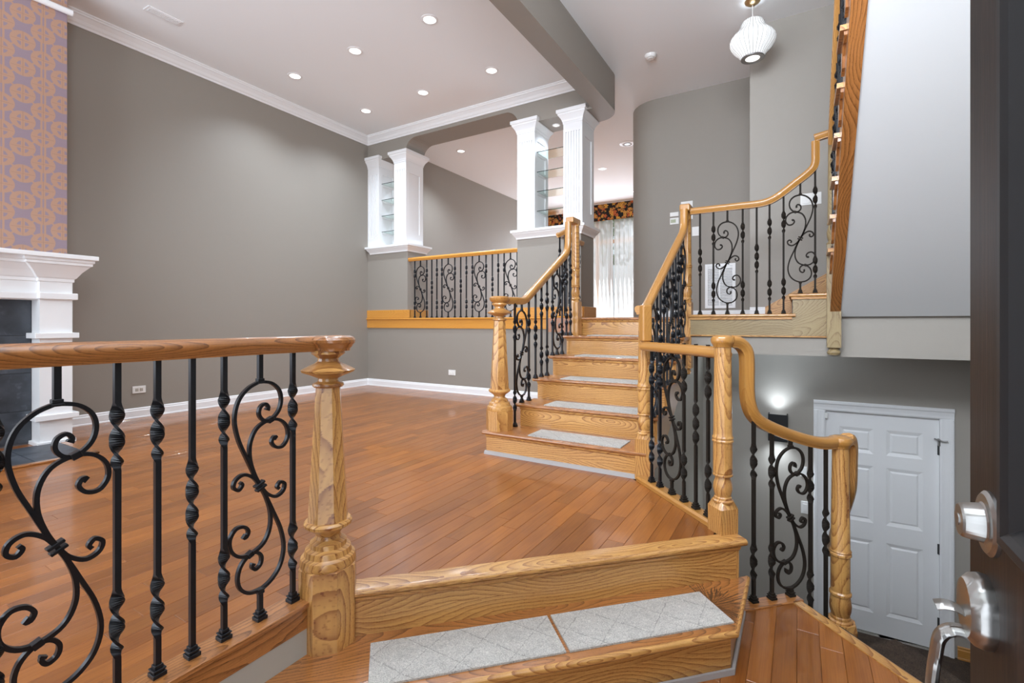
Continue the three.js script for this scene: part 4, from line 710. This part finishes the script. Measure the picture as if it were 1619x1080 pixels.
function column(x0, x1, label, inner) {
  const t = grp('column'); tag(t, label, 'column', 'white fluted columns'); const z1 = ZB, z0 = ZB2 + 0.03, y0 = 2.22, y1 = 3.60;
  const core = [box(x0 + 0.0005, x1 - 0.0005, y0, y1, z0, z1 - 0.021)];
  mk('shaft', merge([...core, flutes(x0, x1, y0 + 0.14, y1 - 0.22, z1, 6), box(x0, x1, y0, y0 + 0.14, z1 - 0.02, z1), box(x0, x1, y1 - 0.22, y1, z1 - 0.02, z1)]), M.trim, t);
  for (const [s, x] of [[1, x1], [-1, x0]]) { // raised frame round a sunk side panel
    const f = [[z0 + 0.0, y0], [z1 - 0.001, y0], [z1 - 0.001, y1], [z0, y1]], rows = s === inner ? [[2.30, 2.43], [2.50, 2.68], [2.755, 2.935], [3.01, 3.19], [3.27, 3.38]] : [[y0 + 0.17, y1 - 0.28]];
    const hs = rows.map(([a, b]) => [[z0 + 0.08, a], [z1 - 0.08, a], [z1 - 0.08, b], [z0 + 0.08, b]]);
    mk('panel_frame', grainUV(prism(f, x, x + s * 0.012, ZY, hs)), M.trim, t);
  }
  mk('capital', squareRing(x0 - 0.012, x1 + 0.012, z0, z1, [[0, 3.485], [0.006, 3.485], [0.006, 3.505], [0.011, 3.51], [0.016, 3.53], [0.03, 3.556], [0.05, 3.582], [0.055, 3.586], [0.055, 3.602], [0.066, 3.608], [0.07, 3.614], [0.07, 3.65]]), M.trim, t);
}
column(-5.985, -5.755, 'white fluted column in the corner beside the glass shelves', 1);
column(-5.398, -5.174, 'white fluted column at the golden railing end near the corner', -1);
column(-3.18, -2.944, 'white fluted column at the golden railing end near the stair', 1);
column(-2.514, -2.285, 'white fluted column above the stair top newel', -1);
const basin = [[0, 2.10], [0.012, 2.10], [0.016, 2.12], [0.03, 2.14], [0.05, 2.165], [0.056, 2.18], [0.07, 2.185], [0.07, 2.215], [0, 2.22]];
for (const [x0, x1, lab] of [[XL + 0.072, -5.13, 'white moulded sill under the corner columns'], [-3.19, -2.29, 'white moulded sill under the columns by the stair']]) {
  tag(mk('column_sill', squareRing(x0, x1, ZB2, ZB, basin), M.trim), lab, 'sill');
}
for (const [x0, x1, lab] of [[-5.755 + 0.012, -5.398 - 0.012, 'glass shelf between the white corner columns'], [-2.944 + 0.012, -2.514 - 0.012, 'glass shelf between the white columns by the stair']])
  [2.455, 2.71, 2.965, 3.225].forEach((y, i) => tag(mk('glass_shelf', rbox(x0 + 0.001, x1 - 0.001, y, y + 0.009, ZB2 + 0.06, ZB - 0.06, 0.001, [1, 0, 0], 1), M.glassShelf), ['lowest ', 'second lowest ', 'second highest ', 'topmost '][i] + lab, 'shelf', lab.replace('shelf', 'shelves')));

// ------------------------------------------------------------------ fireplace
const FZ = -0.60, far = -1.59, FX = -5.5;
struct(mk('wall_chimney', box(XL, FX, 0, CEIL, FZ * 2 - far + 0.03, far - 0.03, [0, 0, 1]), M.wallpaper), 'chimney breast with gold and mauve patterned wallpaper');
struct(mk('trim_4', sweep([V(FX + 0.02, 3.72, FZ * 2 - far), V(FX + 0.02, 3.72, far - 0.06)], arc(0, 0, 0.026, 0, 330, 11), V(1, 0, 0)), M.trim), 'white round moulding across the wallpaper near the ceiling');
{
  const t = grp('fireplace_mantel'); tag(t, 'white wooden fireplace mantel with stepped pilasters', 'mantel');
  const mir = (g) => { const q = g.clone(); q.scale(1, 1, -1); q.translate(0, 0, 2 * FZ); const p = q.attributes.position.array, u = q.attributes.uv.array, n = q.attributes.normal.array; for (let i = 0; i < p.length; i += 9) for (let c = 0; c < 3; c++) { let s = p[i + 3 + c]; p[i + 3 + c] = p[i + 6 + c]; p[i + 6 + c] = s; s = n[i + 3 + c]; n[i + 3 + c] = n[i + 6 + c]; n[i + 6 + c] = s; } return q; };
  const z1 = far, z2 = -1.385, x1 = -5.28;
  const ring = (o, y0, y1, z0 = z1, zz = z2) => rbox(FX, x1 + o, y0, y1, z0 - o, zz + o, 0.004);
  const pil = [box(FX, x1, 0, 1.19, z1, z2)], mould = [ring(0.035, 0.205, 0.25), ring(0.035, 0.875, 0.92), ring(0.02, 0, 0.03)];
  for (const f of [(g) => g, mir]) { mk('pilaster', f(merge(pil)), M.trim, t); mould.forEach((g) => mk('moulding', f(plain(g)), M.trim, t)); }
  mk('frieze', merge([box(FX, x1 - 0.05, 1.19, 1.5, z2, 2 * FZ - z2, [0, 0, 1]), box(FX, x1, 1.19, 1.36, z1, z2, [0, 0, 1]), box(FX, x1, 1.19, 1.36, 2 * FZ - z2, 2 * FZ - z1, [0, 0, 1])]), M.trim, t);
  mk('moulding', merge([rbox(FX, x1 + 0.03, 1.195, 1.25, z1 - 0.03, z2 + 0.01, 0.008), rbox(FX, x1 - 0.02, 1.195, 1.245, z2, 2 * FZ - z2, 0.006, [0, 0, 1]), rbox(FX, x1 + 0.03, 1.195, 1.25, 2 * FZ - z2 - 0.01, 2 * FZ - z1 + 0.03, 0.008)]), M.trim, t);
  const flare = [[0, 1.34], [0.01, 1.345], [0.01, 1.368], [0.022, 1.378], [0.05, 1.425], [0.092, 1.475], [0.104, 1.482], [0.104, 1.50], [0.115, 1.508], [0.115, 1.53]];
  const shell = (xa, xb, za, zb) => squareRing(xa, xb, za, zb, flare);
  mk('cornice', merge([shell(FX, x1, z1, z2), shell(FX, x1, 2 * FZ - z2, 2 * FZ - z1), grainUV(prism([[FX, 1.4], ...flare.map(([o, y]) => [x1 - 0.05 + o, y]), [FX, 1.53]], z2, 2 * FZ - z2, XY), [0, 0, 1])]), M.trim, t);
  mk('shelf', rbox(FX, -5.14, 1.53, 1.567, far - 0.135, 2 * FZ - far + 0.135, 0.006, [0, 0, 1]), M.trim, t);
}
{
  const t = grp('fireplace_surround'); tag(t, 'dark slate tile fireplace surround with black firebox', 'fireplace'); const x = FX + 0.03, zo = -1.175, top = 0.90;
  mk('backing', merge([box(FX, x, 0, 1.19, -1.385, zo), box(FX, x, 0, 1.19, 2 * FZ - zo, 2 * FZ + 1.385), box(FX, x, top, 1.19, zo, 2 * FZ - zo)]), M.grout, t);
  const tile = (za, zb, ya, yb) => mk('tile', rbox(x, x + 0.01, ya + 0.002, yb - 0.002, Math.min(za, zb) + 0.002, Math.max(za, zb) - 0.002, 0.0015, [0, 0, 1], 1), M.slate, t);
  for (const f of [(z) => z, (z) => 2 * FZ - z]) for (const [a, b] of [[0.012, 0.28], [0.28, 0.59], [0.59, 0.90]]) tile(f(-1.383), f(zo), a, b);
  for (let i = 0; i < 5; i++) { const w = 1.566 / 5; tile(-1.383 + w * i, -1.383 + w * (i + 1), 0.90, 1.19); }
  mk('firebox', merge([box(FX - 0.3, FX - 0.28, 0, top, zo, 2 * FZ - zo)]), M.black, t);
  mk('metal_frame', merge([box(x - 0.02, x + 0.02, 0.02, 0.14, zo, 2 * FZ - zo), box(x - 0.02, x + 0.02, top - 0.09, top, zo, 2 * FZ - zo), box(x - 0.02, x + 0.02, 0.14, top - 0.09, zo, zo + 0.045), box(x - 0.02, x + 0.02, 0.14, top - 0.09, 2 * FZ - zo - 0.045, 2 * FZ - zo)]), M.black, t);
  mk('glass_door', box(x - 0.004, x + 0.002, 0.14, top - 0.09, zo + 0.045, 2 * FZ - zo - 0.045), M.fireGlass, t);
}
{
  const t = grp('hearth'); tag(t, 'slate tile hearth flush in the wood floor', 'hearth');
  mk('border', merge([box(-5.28, -4.66, 0.001, 0.008, -1.5, 2 * FZ + 1.5)]), M.grout, t);
  for (let i = 0; i < 2; i++) for (let j = 0; j < 6; j++) mk('tile', rbox(-5.278 + 0.31 * i + 0.002, -5.278 + 0.31 * (i + 1) - 0.002, 0.006, 0.014, -1.5 + 0.3 * j + 0.002, -1.5 + 0.3 * (j + 1) - 0.002, 0.0015, [0, 0, 1], 1), M.slate, t);
  mk('wood_border', merge([rbox(-4.66, -4.61, 0.001, 0.014, -1.55, 2 * FZ + 1.55, 0.003, [0, 0, 1]), rbox(-5.24, -4.61, 0.001, 0.014, -1.55, -1.5, 0.003, [1, 0, 0])]), M.treadRed, t);
}

// ------------------------------------------------------------------ lamps
function spot(x, y, z, tx, ty, tz, I, angle, pen, color = LAMPCOLOR, r = 2) { const l = new THREE.SpotLight(color, I, 0, angle, pen, 2); l.position.set(x, y, z); l.target.position.set(tx, ty, tz); l.castShadow = true; l.shadow.radius = r; l.name = 'lamp_beam'; scene.add(l, l.target); }
function recessed(x, z, y, label, group, I = LAMP, r = 0.062) {
  const t = grp('recessed_light'); tag(t, label, 'ceiling light', group);
  mk('trim_ring', lathe([[r, y - 0.001], [r, y - 0.006], [r + 0.012, y - 0.007], [r + 0.022, y - 0.003], [r + 0.023, y + 0.002], [r, y + 0.002]], 32, false, x, 0, z), M.trim, t);
  mk('lamp_lens', lathe([[0, y - 0.004], [r * 0.6, y - 0.004], [r, y - 0.002], [r, y + 0.002], [0, y + 0.002]], 28, false, x, 0, z), M.glow, t);
  spot(x, y - 0.03, z, x, 0, z, I, 1.15, 0.75);
}
for (const [z, row] of [[-4.76, 'the columned opening'], [-3.65, 'the living room centre']]) for (const [x, near] of [[-5.23, 'beside the long grey wall'], [-4.18, 'in mid row'], [-3.12, 'beside the dropped beam']]) recessed(x, z, CEIL, `round recessed ceiling light ${near} nearer ${row}`, 'living room recessed lights');
for (const [x, z, lab] of [[-5.12, -6.83, 'round recessed light in the dining ceiling seen through the opening'], [-3.32, -9.04, 'round recessed light in the dining ceiling beyond the columns'], [-3.32, -10.95, 'round recessed light near the dining window valance'], [-5.09, -10.97, 'round recessed light at the far corner of the dining ceiling']]) recessed(x, z, CEIL2, lab, 'dining room recessed lights', LAMP * 1.7);
recessed(-2.735, -5.72, 3.6, 'small shelf light above the glass shelves by the stair', undefined, 2, 0.03);
{
  const t = grp('pendant_lamp'), x = -0.373, z = -5.06; tag(t, 'white ribbed pendant lamp hanging over the stair landing', 'pendant lamp');
  mk('canopy', lathe([[0, 4.0], [0.02, 4.0], [0.045, 4.012], [0.066, 4.028], [0.07, 4.04], [0, 4.04]], 28, false, x, 0, z), M.brass, t);
  mk('cord', lathe([[0, 3.84], [0.003, 3.84], [0.003, 4.01], [0, 4.01]], 8, false, x, 0, z), M.plastic, t);
  const prof = [[0.055, 3.856], [0.085, 3.845], [0.10, 3.815], [0.112, 3.78], [0.145, 3.74], [0.182, 3.70], [0.194, 3.665], [0.182, 3.62], [0.15, 3.575], [0.115, 3.535], [0.098, 3.50]];
  const cv = new THREE.CatmullRomCurve3(prof.map(([r, y]) => V(r, y, 0))).getPoints(30), P = [], N = 96;
  const pt = (i, k) => { const a = k / N * 2 * Math.PI, r = cv[i].x * (1 + 0.018 * (k % 3 === 0 ? 1 : -0.5)); return [x + r * Math.cos(a), cv[i].y, z + r * Math.sin(a)]; };
  for (let i = 0; i < 30; i++) for (let k = 0; k < N; k++) P.push(...pt(i, k), ...pt(i + 1, k), ...pt(i + 1, k + 1), ...pt(i, k), ...pt(i + 1, k + 1), ...pt(i, k + 1));
  let g = new THREE.BufferGeometry(); g.setAttribute('position', new THREE.Float32BufferAttribute(P, 3)); g.computeVertexNormals(); mk('lamp_shade', grainUV(g), M.shade, t);
  for (let k = 0; k < 30; k++) { const a = k / 30 * 2 * Math.PI; mk('rib', tube(cv.filter((p, i) => i % 2 === 0).map((p) => V(x + (p.x + 0.002) * Math.cos(a), p.y, z + (p.x + 0.002) * Math.sin(a))), 0.0022, 14, 4), M.rib, t); }
  mk('bottom_ring', lathe([[0.062, 3.505], [0.062, 3.496], [0.099, 3.494], [0.102, 3.50], [0.099, 3.508], [0.062, 3.506]], 36, false, x, 0, z), M.steel, t);
  mk('bottom_diffuser', lathe([[0, 3.50], [0.062, 3.50], [0.062, 3.504], [0, 3.504]], 28, false, x, 0, z), M.glow, t);
  mk('bulb', lathe([[0, 3.62], [0.02, 3.625], [0.035, 3.65], [0.03, 3.69], [0.014, 3.72], [0, 3.72]], 20, false, x, 0, z), M.glow, t);
  const l = new THREE.PointLight(LAMPCOLOR, 0.4, 0, 2); l.position.set(x, 3.665, z); l.castShadow = true; l.shadow.radius = 1.5; l.name = 'pendant_bulb'; scene.add(l);
}
{
  const t = grp('wall_sconce'), x0 = -0.26, x1 = -0.09, y0 = -0.165, y1 = 0.10; tag(t, 'black box wall sconce glowing beside the white door', 'sconce');
  mk('body', merge([box(x0, x1, y0, y1, ZD + 0.09, ZD + 0.10), box(x0, x0 + 0.01, y0, y1, ZD, ZD + 0.09), box(x1 - 0.01, x1, y0, y1, ZD, ZD + 0.09)]), M.black, t);
  mk('lamp_tube', box(x0 + 0.03, x1 - 0.03, y0 + 0.08, y1 - 0.08, ZD + 0.02, ZD + 0.05), M.glow, t);
  spot((x0 + x1) / 2, y1 - 0.02, ZD + 0.075, (x0 + x1) / 2, 1, ZD + 0.55, 3.6, 1.25, 1); spot((x0 + x1) / 2, y0 + 0.02, ZD + 0.075, (x0 + x1) / 2, -1, ZD + 0.55, 3.6, 1.25, 1);
}

// ------------------------------------------------------------------ small fittings on walls and ceilings
function plate(name, label, category, x0, x1, y0, y1, z, details) { const t = grp(name); tag(t, label, category); mk('cover_plate', rbox(x0, x1, y0, y1, z, z + 0.008, 0.003), M.plastic, t); (details ?? []).forEach(([n, a, b, c, d, mt]) => mk(n, rbox(a, b, c, d, z + 0.007, z + 0.012, 0.0015, [0, 1, 0], 1), mt ?? M.plastic, t)); return t; }
{
  const t = grp('wall_outlet'); tag(t, 'white wall outlet low on the long fireplace wall', 'outlet'); const y = 0.298, z = -2.345;
  mk('cover_plate', rbox(XL, XL + 0.008, y - 0.037, y + 0.037, z - 0.06, z + 0.06, 0.003), M.plastic, t);
  for (const o of [-0.02, 0.02]) mk('socket', rbox(XL + 0.007, XL + 0.011, y - 0.016, y + 0.016, z + o - 0.014, z + o + 0.014, 0.0015, [0, 1, 0], 1), M.wallLow, t);
}
plate('wall_outlet', 'white wall outlet below the golden ledge board', 'outlet', -4.335, -4.21, 0.252, 0.328, ZB, [['socket', -4.31, -4.28, 0.272, 0.308], ['socket', -4.265, -4.235, 0.272, 0.308]]);
plate('thermostat', 'small white thermostat on the dark curved wall', 'thermostat', -1.475, -1.365, 2.42, 2.475, -6.6);
plate('control_panel', 'small greenish alarm keypad below the thermostat', 'keypad', -1.475, -1.362, 2.315, 2.40, -6.6, [['display', -1.465, -1.40, 2.335, 2.38, M.screenGreen]]);
plate('intercom', 'white intercom plate on the dark wall behind the newel', 'intercom', -1.335, -1.185, 2.36, 2.60, -6.6);
plate('light_switch', 'white light switch below the intercom plate', 'switch', -1.195, -1.11, 2.135, 2.255, -6.6, [['rocker', -1.17, -1.135, 2.16, 2.23]]);
plate('light_switch', 'wide white switch plate on the light wall behind the landing railing', 'switch', 0.015, 0.19, 2.15, 2.265, ZD, [['rocker', 0.03, 0.07, 2.17, 2.245], ['rocker', 0.08, 0.12, 2.17, 2.245], ['rocker', 0.13, 0.17, 2.17, 2.245]]);
plate('light_switch', 'white light switch beside the lower door casing', 'switch', 0.02, 0.085, -0.86, -0.74, ZD, [['rocker', 0.035, 0.07, -0.835, -0.765]]);
plate('light_switch', 'narrow white switch above another beside the lower door', 'switch', 0.015, 0.07, -0.50, -0.40, ZD);
{
  const t = grp('air_grille'); tag(t, 'white return air grille on the dark wall behind the landing', 'grille'); const x0 = -1.034, x1 = -0.677, y0 = 1.19, y1 = 1.755, z = -6.6, xm = -0.86;
  mk('frame', merge([box(x0, x1, y0, y0 + 0.035, z, z + 0.014), box(x0, x1, y1 - 0.035, y1, z, z + 0.014), box(x0, x0 + 0.035, y0 + 0.035, y1 - 0.035, z, z + 0.014), box(x1 - 0.035, x1, y0 + 0.035, y1 - 0.035, z, z + 0.014), box(xm - 0.008, xm + 0.008, y0 + 0.035, y1 - 0.035, z, z + 0.014)]), M.trim, t);
  mk('duct_shadow_box', box(x0 + 0.03, x1 - 0.03, y0 + 0.03, y1 - 0.03, z + 0.0005, z + 0.001), M.steel, t).name = 'backing';
  for (let y = y0 + 0.045; y < y1 - 0.04; y += 0.02) { const g = new THREE.BoxGeometry(x1 - x0 - 0.07, 0.003, 0.016); g.rotateX(0.7); g.translate((x0 + x1) / 2, y, z + 0.007); mk('slat', grainUV(g), M.trim, t); }
}
tag(mk('smoke_detector', lathe([[0, CEIL2 - 0.045], [0.03, CEIL2 - 0.044], [0.038, CEIL2 - 0.036], [0.05, CEIL2 - 0.034], [0.062, CEIL2 - 0.02], [0.065, CEIL2], [0, CEIL2]], 32, false, -1.442, 0, -5.49), M.plastic), 'round white smoke detector on the hall ceiling', 'smoke detector');
{
  const t = grp('ceiling_vent'); tag(t, 'small white vent in the ceiling above the long wall', 'vent'); const x = -5.3, z = -2.28;
  mk('frame', rbox(x - 0.055, x + 0.055, CEIL - 0.008, CEIL, z - 0.15, z + 0.15, 0.003), M.trim, t);
  for (let i = -2; i <= 2; i++) mk('slat', box(x + i * 0.018 - 0.005, x + i * 0.018 + 0.005, CEIL - 0.012, CEIL - 0.007, z - 0.13, z + 0.13), M.trim, t);
}
{
  const t = grp('ceiling_vent'); tag(t, 'round white vent in the dining ceiling next to the curved wall', 'vent'); const x = -2.49, z = -7.99;
  mk('ring', lathe([[0.08, CEIL2 - 0.001], [0.082, CEIL2 - 0.012], [0.1, CEIL2 - 0.014], [0.13, CEIL2 - 0.004], [0.13, CEIL2], [0.08, CEIL2]], 32, false, x, 0, z), M.trim, t);
  mk('louver', lathe([[0, CEIL2 - 0.012], [0.05, CEIL2 - 0.012], [0.06, CEIL2 - 0.004], [0, CEIL2 - 0.002]], 28, false, x, 0, z), M.steel, t);
}

// ------------------------------------------------------------------ dining window dressing and the garden beyond
{
  const t = grp('window_valance'); tag(t, 'black valance printed with orange and gold leaves', 'valance');
  mk('front', grainUV(prism([[-5.85, 3.60], [-2.2, 3.60], [-2.2, 4.02], [-5.85, 4.02]], ZW + 0.13, ZW + 0.15, XY), [1, 0, 0]), M.valance, t);
  mk('top_board', box(-5.85, -2.2, 4.015, 4.035, ZW, ZW + 0.15), M.trim, t);
}
function curtain(x0, x1, label, amp, per) {
  const n = Math.round((x1 - x0) / 0.012), P = [], pt = (i, j) => { const x = x0 + (x1 - x0) * i / n, t = j / 4; return [x + 0.01 * Math.sin(i * 0.7), 1.07 + (3.62 - 1.07) * t, ZW + 0.085 + amp * Math.sin(2 * Math.PI * x / per + 0.6 * Math.sin(9 * x)) * (1.15 - 0.35 * t)]; };
  for (let i = 0; i < n; i++) for (let j = 0; j < 4; j++) P.push(...pt(i, j), ...pt(i + 1, j), ...pt(i + 1, j + 1), ...pt(i, j), ...pt(i + 1, j + 1), ...pt(i, j + 1));
  const g = new THREE.BufferGeometry(); g.setAttribute('position', new THREE.Float32BufferAttribute(P, 3)); g.computeVertexNormals();
  return tag(mk('sheer_curtain', toCreasedNormals(grainUV(g), 1.2), M.sheer), label, 'curtain');
}
curtain(-5.75, -4.02, 'white sheer curtain half hidden behind the columns', 0.028, 0.11);
curtain(-4.0, -2.3, 'white sheer curtain hanging beside the curved dark wall', 0.028, 0.11);
struct(mk('deck', box(-9, 1.5, 0.8, 0.98, ZW - 4, ZW - 0.15), M.paving), 'deck outside the dining window');
{
  const t = grp('deck_railing'); tag(t, 'white deck railing outside the dining window', 'railing');
  for (let x = -8; x <= 1; x += 1.5) mk('post', box(x - 0.045, x + 0.045, 0.98, 1.98, ZW - 2.55, ZW - 2.45), M.deckWhite, t);
  mk('top_rail', box(-8, 1, 1.86, 1.93, ZW - 2.55, ZW - 2.45), M.deckWhite, t); mk('bottom_rail', box(-8, 1, 1.08, 1.13, ZW - 2.53, ZW - 2.47), M.deckWhite, t);
  for (let x = -8; x <= 1; x += 0.14) mk('picket', box(x - 0.018, x + 0.018, 1.1, 1.88, ZW - 2.518, ZW - 2.482), M.deckWhite, t);
}
for (const [x, z, h, lab] of [[-6.2, ZW - 6, 5.6, 'leafy tree outside behind the sheer curtains'], [-3.0, ZW - 7, 4.6, 'leafy tree outside beyond the deck railing']]) {
  const t = grp('tree'); tag(t, lab, 'tree');
  mk('trunk', lathe([[0, -0.5], [0.14, -0.5], [0.09, h - 1.5], [0, h - 1.4]], 10, false, x, 0, z), M.treadRed, t);
  const list = []; for (let i = 0; i < 900; i++) { const a = rnd() * 6.283, u = rnd() * 2 - 1, r = 1.5 * Math.cbrt(rnd()), q = Math.sqrt(1 - u * u), s = rr(0.06, 0.13); const g = new THREE.PlaneGeometry(s, s * 1.6); g.rotateX(rr(-1, 1)); g.rotateY(rnd() * 6.28); g.translate(x + r * q * Math.cos(a), h - 1 + r * u * 0.95, z + r * q * Math.sin(a)); list.push(g); }
  const f = mk('foliage', merge(list), M.leaf, t); f.userData.kind = 'stuff';
}
struct(mk('ground', box(-20, 14, -0.6, -0.5, ZW - 22, ZW - 0.2), std({ color: lin(0.16, 0.2, 0.09), roughness: 1 })), 'lawn outside the dining window');

// ------------------------------------------------------------------ open front door
{
  const x = 0.169, z0 = -0.742, z1 = 0.20, y0 = ENTRY + 0.008, y1 = 1.72, g = struct(grp('door_2'), 'open dark stained front door with nickel handle set');
  const ya = 0.787, yb = 1.62, za = -0.63, zb = 0.09, holes = [[[za, ya], [zb, ya], [zb, yb], [za, yb]], [[za, -0.2], [zb, -0.2], [zb, 0.52], [za, 0.52]]];
  mk('leaf', merge([grainUV(prism([[z0, y0], [z1, y0], [z1, y1], [z0, y1]], x, x + 0.014, ZY, holes), [0, 1, 0]), box(x + 0.014, x + 0.044, y0, y1, z0, z1, [0, 1, 0])]), M.frontDoor, g);
  for (const [[p, q], , [r, s]] of holes) {
    const prof = [[0.0, 0.006], [0.006, 0.012], [0.014, 0.012], [0.02, 0.006], [0.03, -0.008], [0.034, -0.014]];
    const A = []; const ring = ([o, d]) => [[x - d * 0.7, q + o, p + o], [x - d * 0.7, q + o, r - o], [x - d * 0.7, s - o, r - o], [x - d * 0.7, s - o, p + o]];
    for (let i = 0; i < prof.length - 1; i++) { const a = ring(prof[i]), b = ring(prof[i + 1]); for (let k = 0; k < 4; k++) { const j = (k + 1) % 4; A.push(...a[k], ...a[j], ...b[j], ...a[k], ...b[j], ...b[k]); } }
    const pg = new THREE.BufferGeometry(); pg.setAttribute('position', new THREE.Float32BufferAttribute(A, 3)); pg.computeVertexNormals(); mk('panel_moulding', grainUV(pg, [0, 1, 0]), M.black, g);
    mk('panel', rbox(x + 0.002, x + 0.016, q + 0.06, s - 0.06, p + 0.06, r - 0.06, 0.006, [0, 1, 0]), M.frontDoor, g);
  }
  const turned = (pts, y, z, seg = 36) => { const l = lathe(pts, seg); l.rotateZ(Math.PI / 2); l.translate(x, y, z); return l; };   // axis towards -x
  const lock = mk('deadbolt', turned([[0, 0], [0.0325, 0], [0.0325, 0.003], [0.029, 0.006], [0.021, 0.0065], [0.0195, 0.008], [0.0172, 0.023], [0.0155, 0.025], [0, 0.0255]], 0.795, -0.672), M.nickel, g);
  mk('keyhole', turned([[0, 0.025], [0.006, 0.025], [0.006, 0.0263], [0, 0.0263]], 0.795, -0.672, 20), M.steel, lock);
  const rose = turned([[0, 0], [0.034, 0], [0.035, 0.005], [0.033, 0.013], [0.027, 0.019], [0.02, 0.02], [0, 0.02]], 0, 0); rose.scale(1, 1.08, 1); rose.translate(x - x, 0.70, -0.682);
  const hs = mk('handle_set', rose, M.nickel, g);
  const grip = new THREE.CatmullRomCurve3([V(x - 0.010, 0.672, -0.682), V(x - 0.027, 0.673, -0.682), V(x - 0.037, 0.664, -0.682), V(x - 0.0415, 0.640, -0.682), V(x - 0.045, 0.60, -0.682), V(x - 0.044, 0.54, -0.682), V(x - 0.036, 0.50, -0.682), V(x - 0.012, 0.485, -0.682), V(x - 0.002, 0.483, -0.682)]).getPoints(48);
  mk('grip', sweep(grip, arc(0, 0, 0.011, 0, 330, 11, 0.0055), V(0, 0, 1), true, 1.2), M.nickel, hs);
  const th = new THREE.CatmullRomCurve3([V(x - 0.01, 0.688, -0.682), V(x - 0.024, 0.697, -0.682), V(x - 0.034, 0.698, -0.682), V(x - 0.042, 0.6955, -0.682)]).getPoints(20);
  mk('thumb_latch', sweep(th, arc(0, 0, 0.011, 0, 330, 11, 0.0028), V(0, 0, 1), true, 1.2), M.nickel, hs);
}
renderer.render(scene, camera);
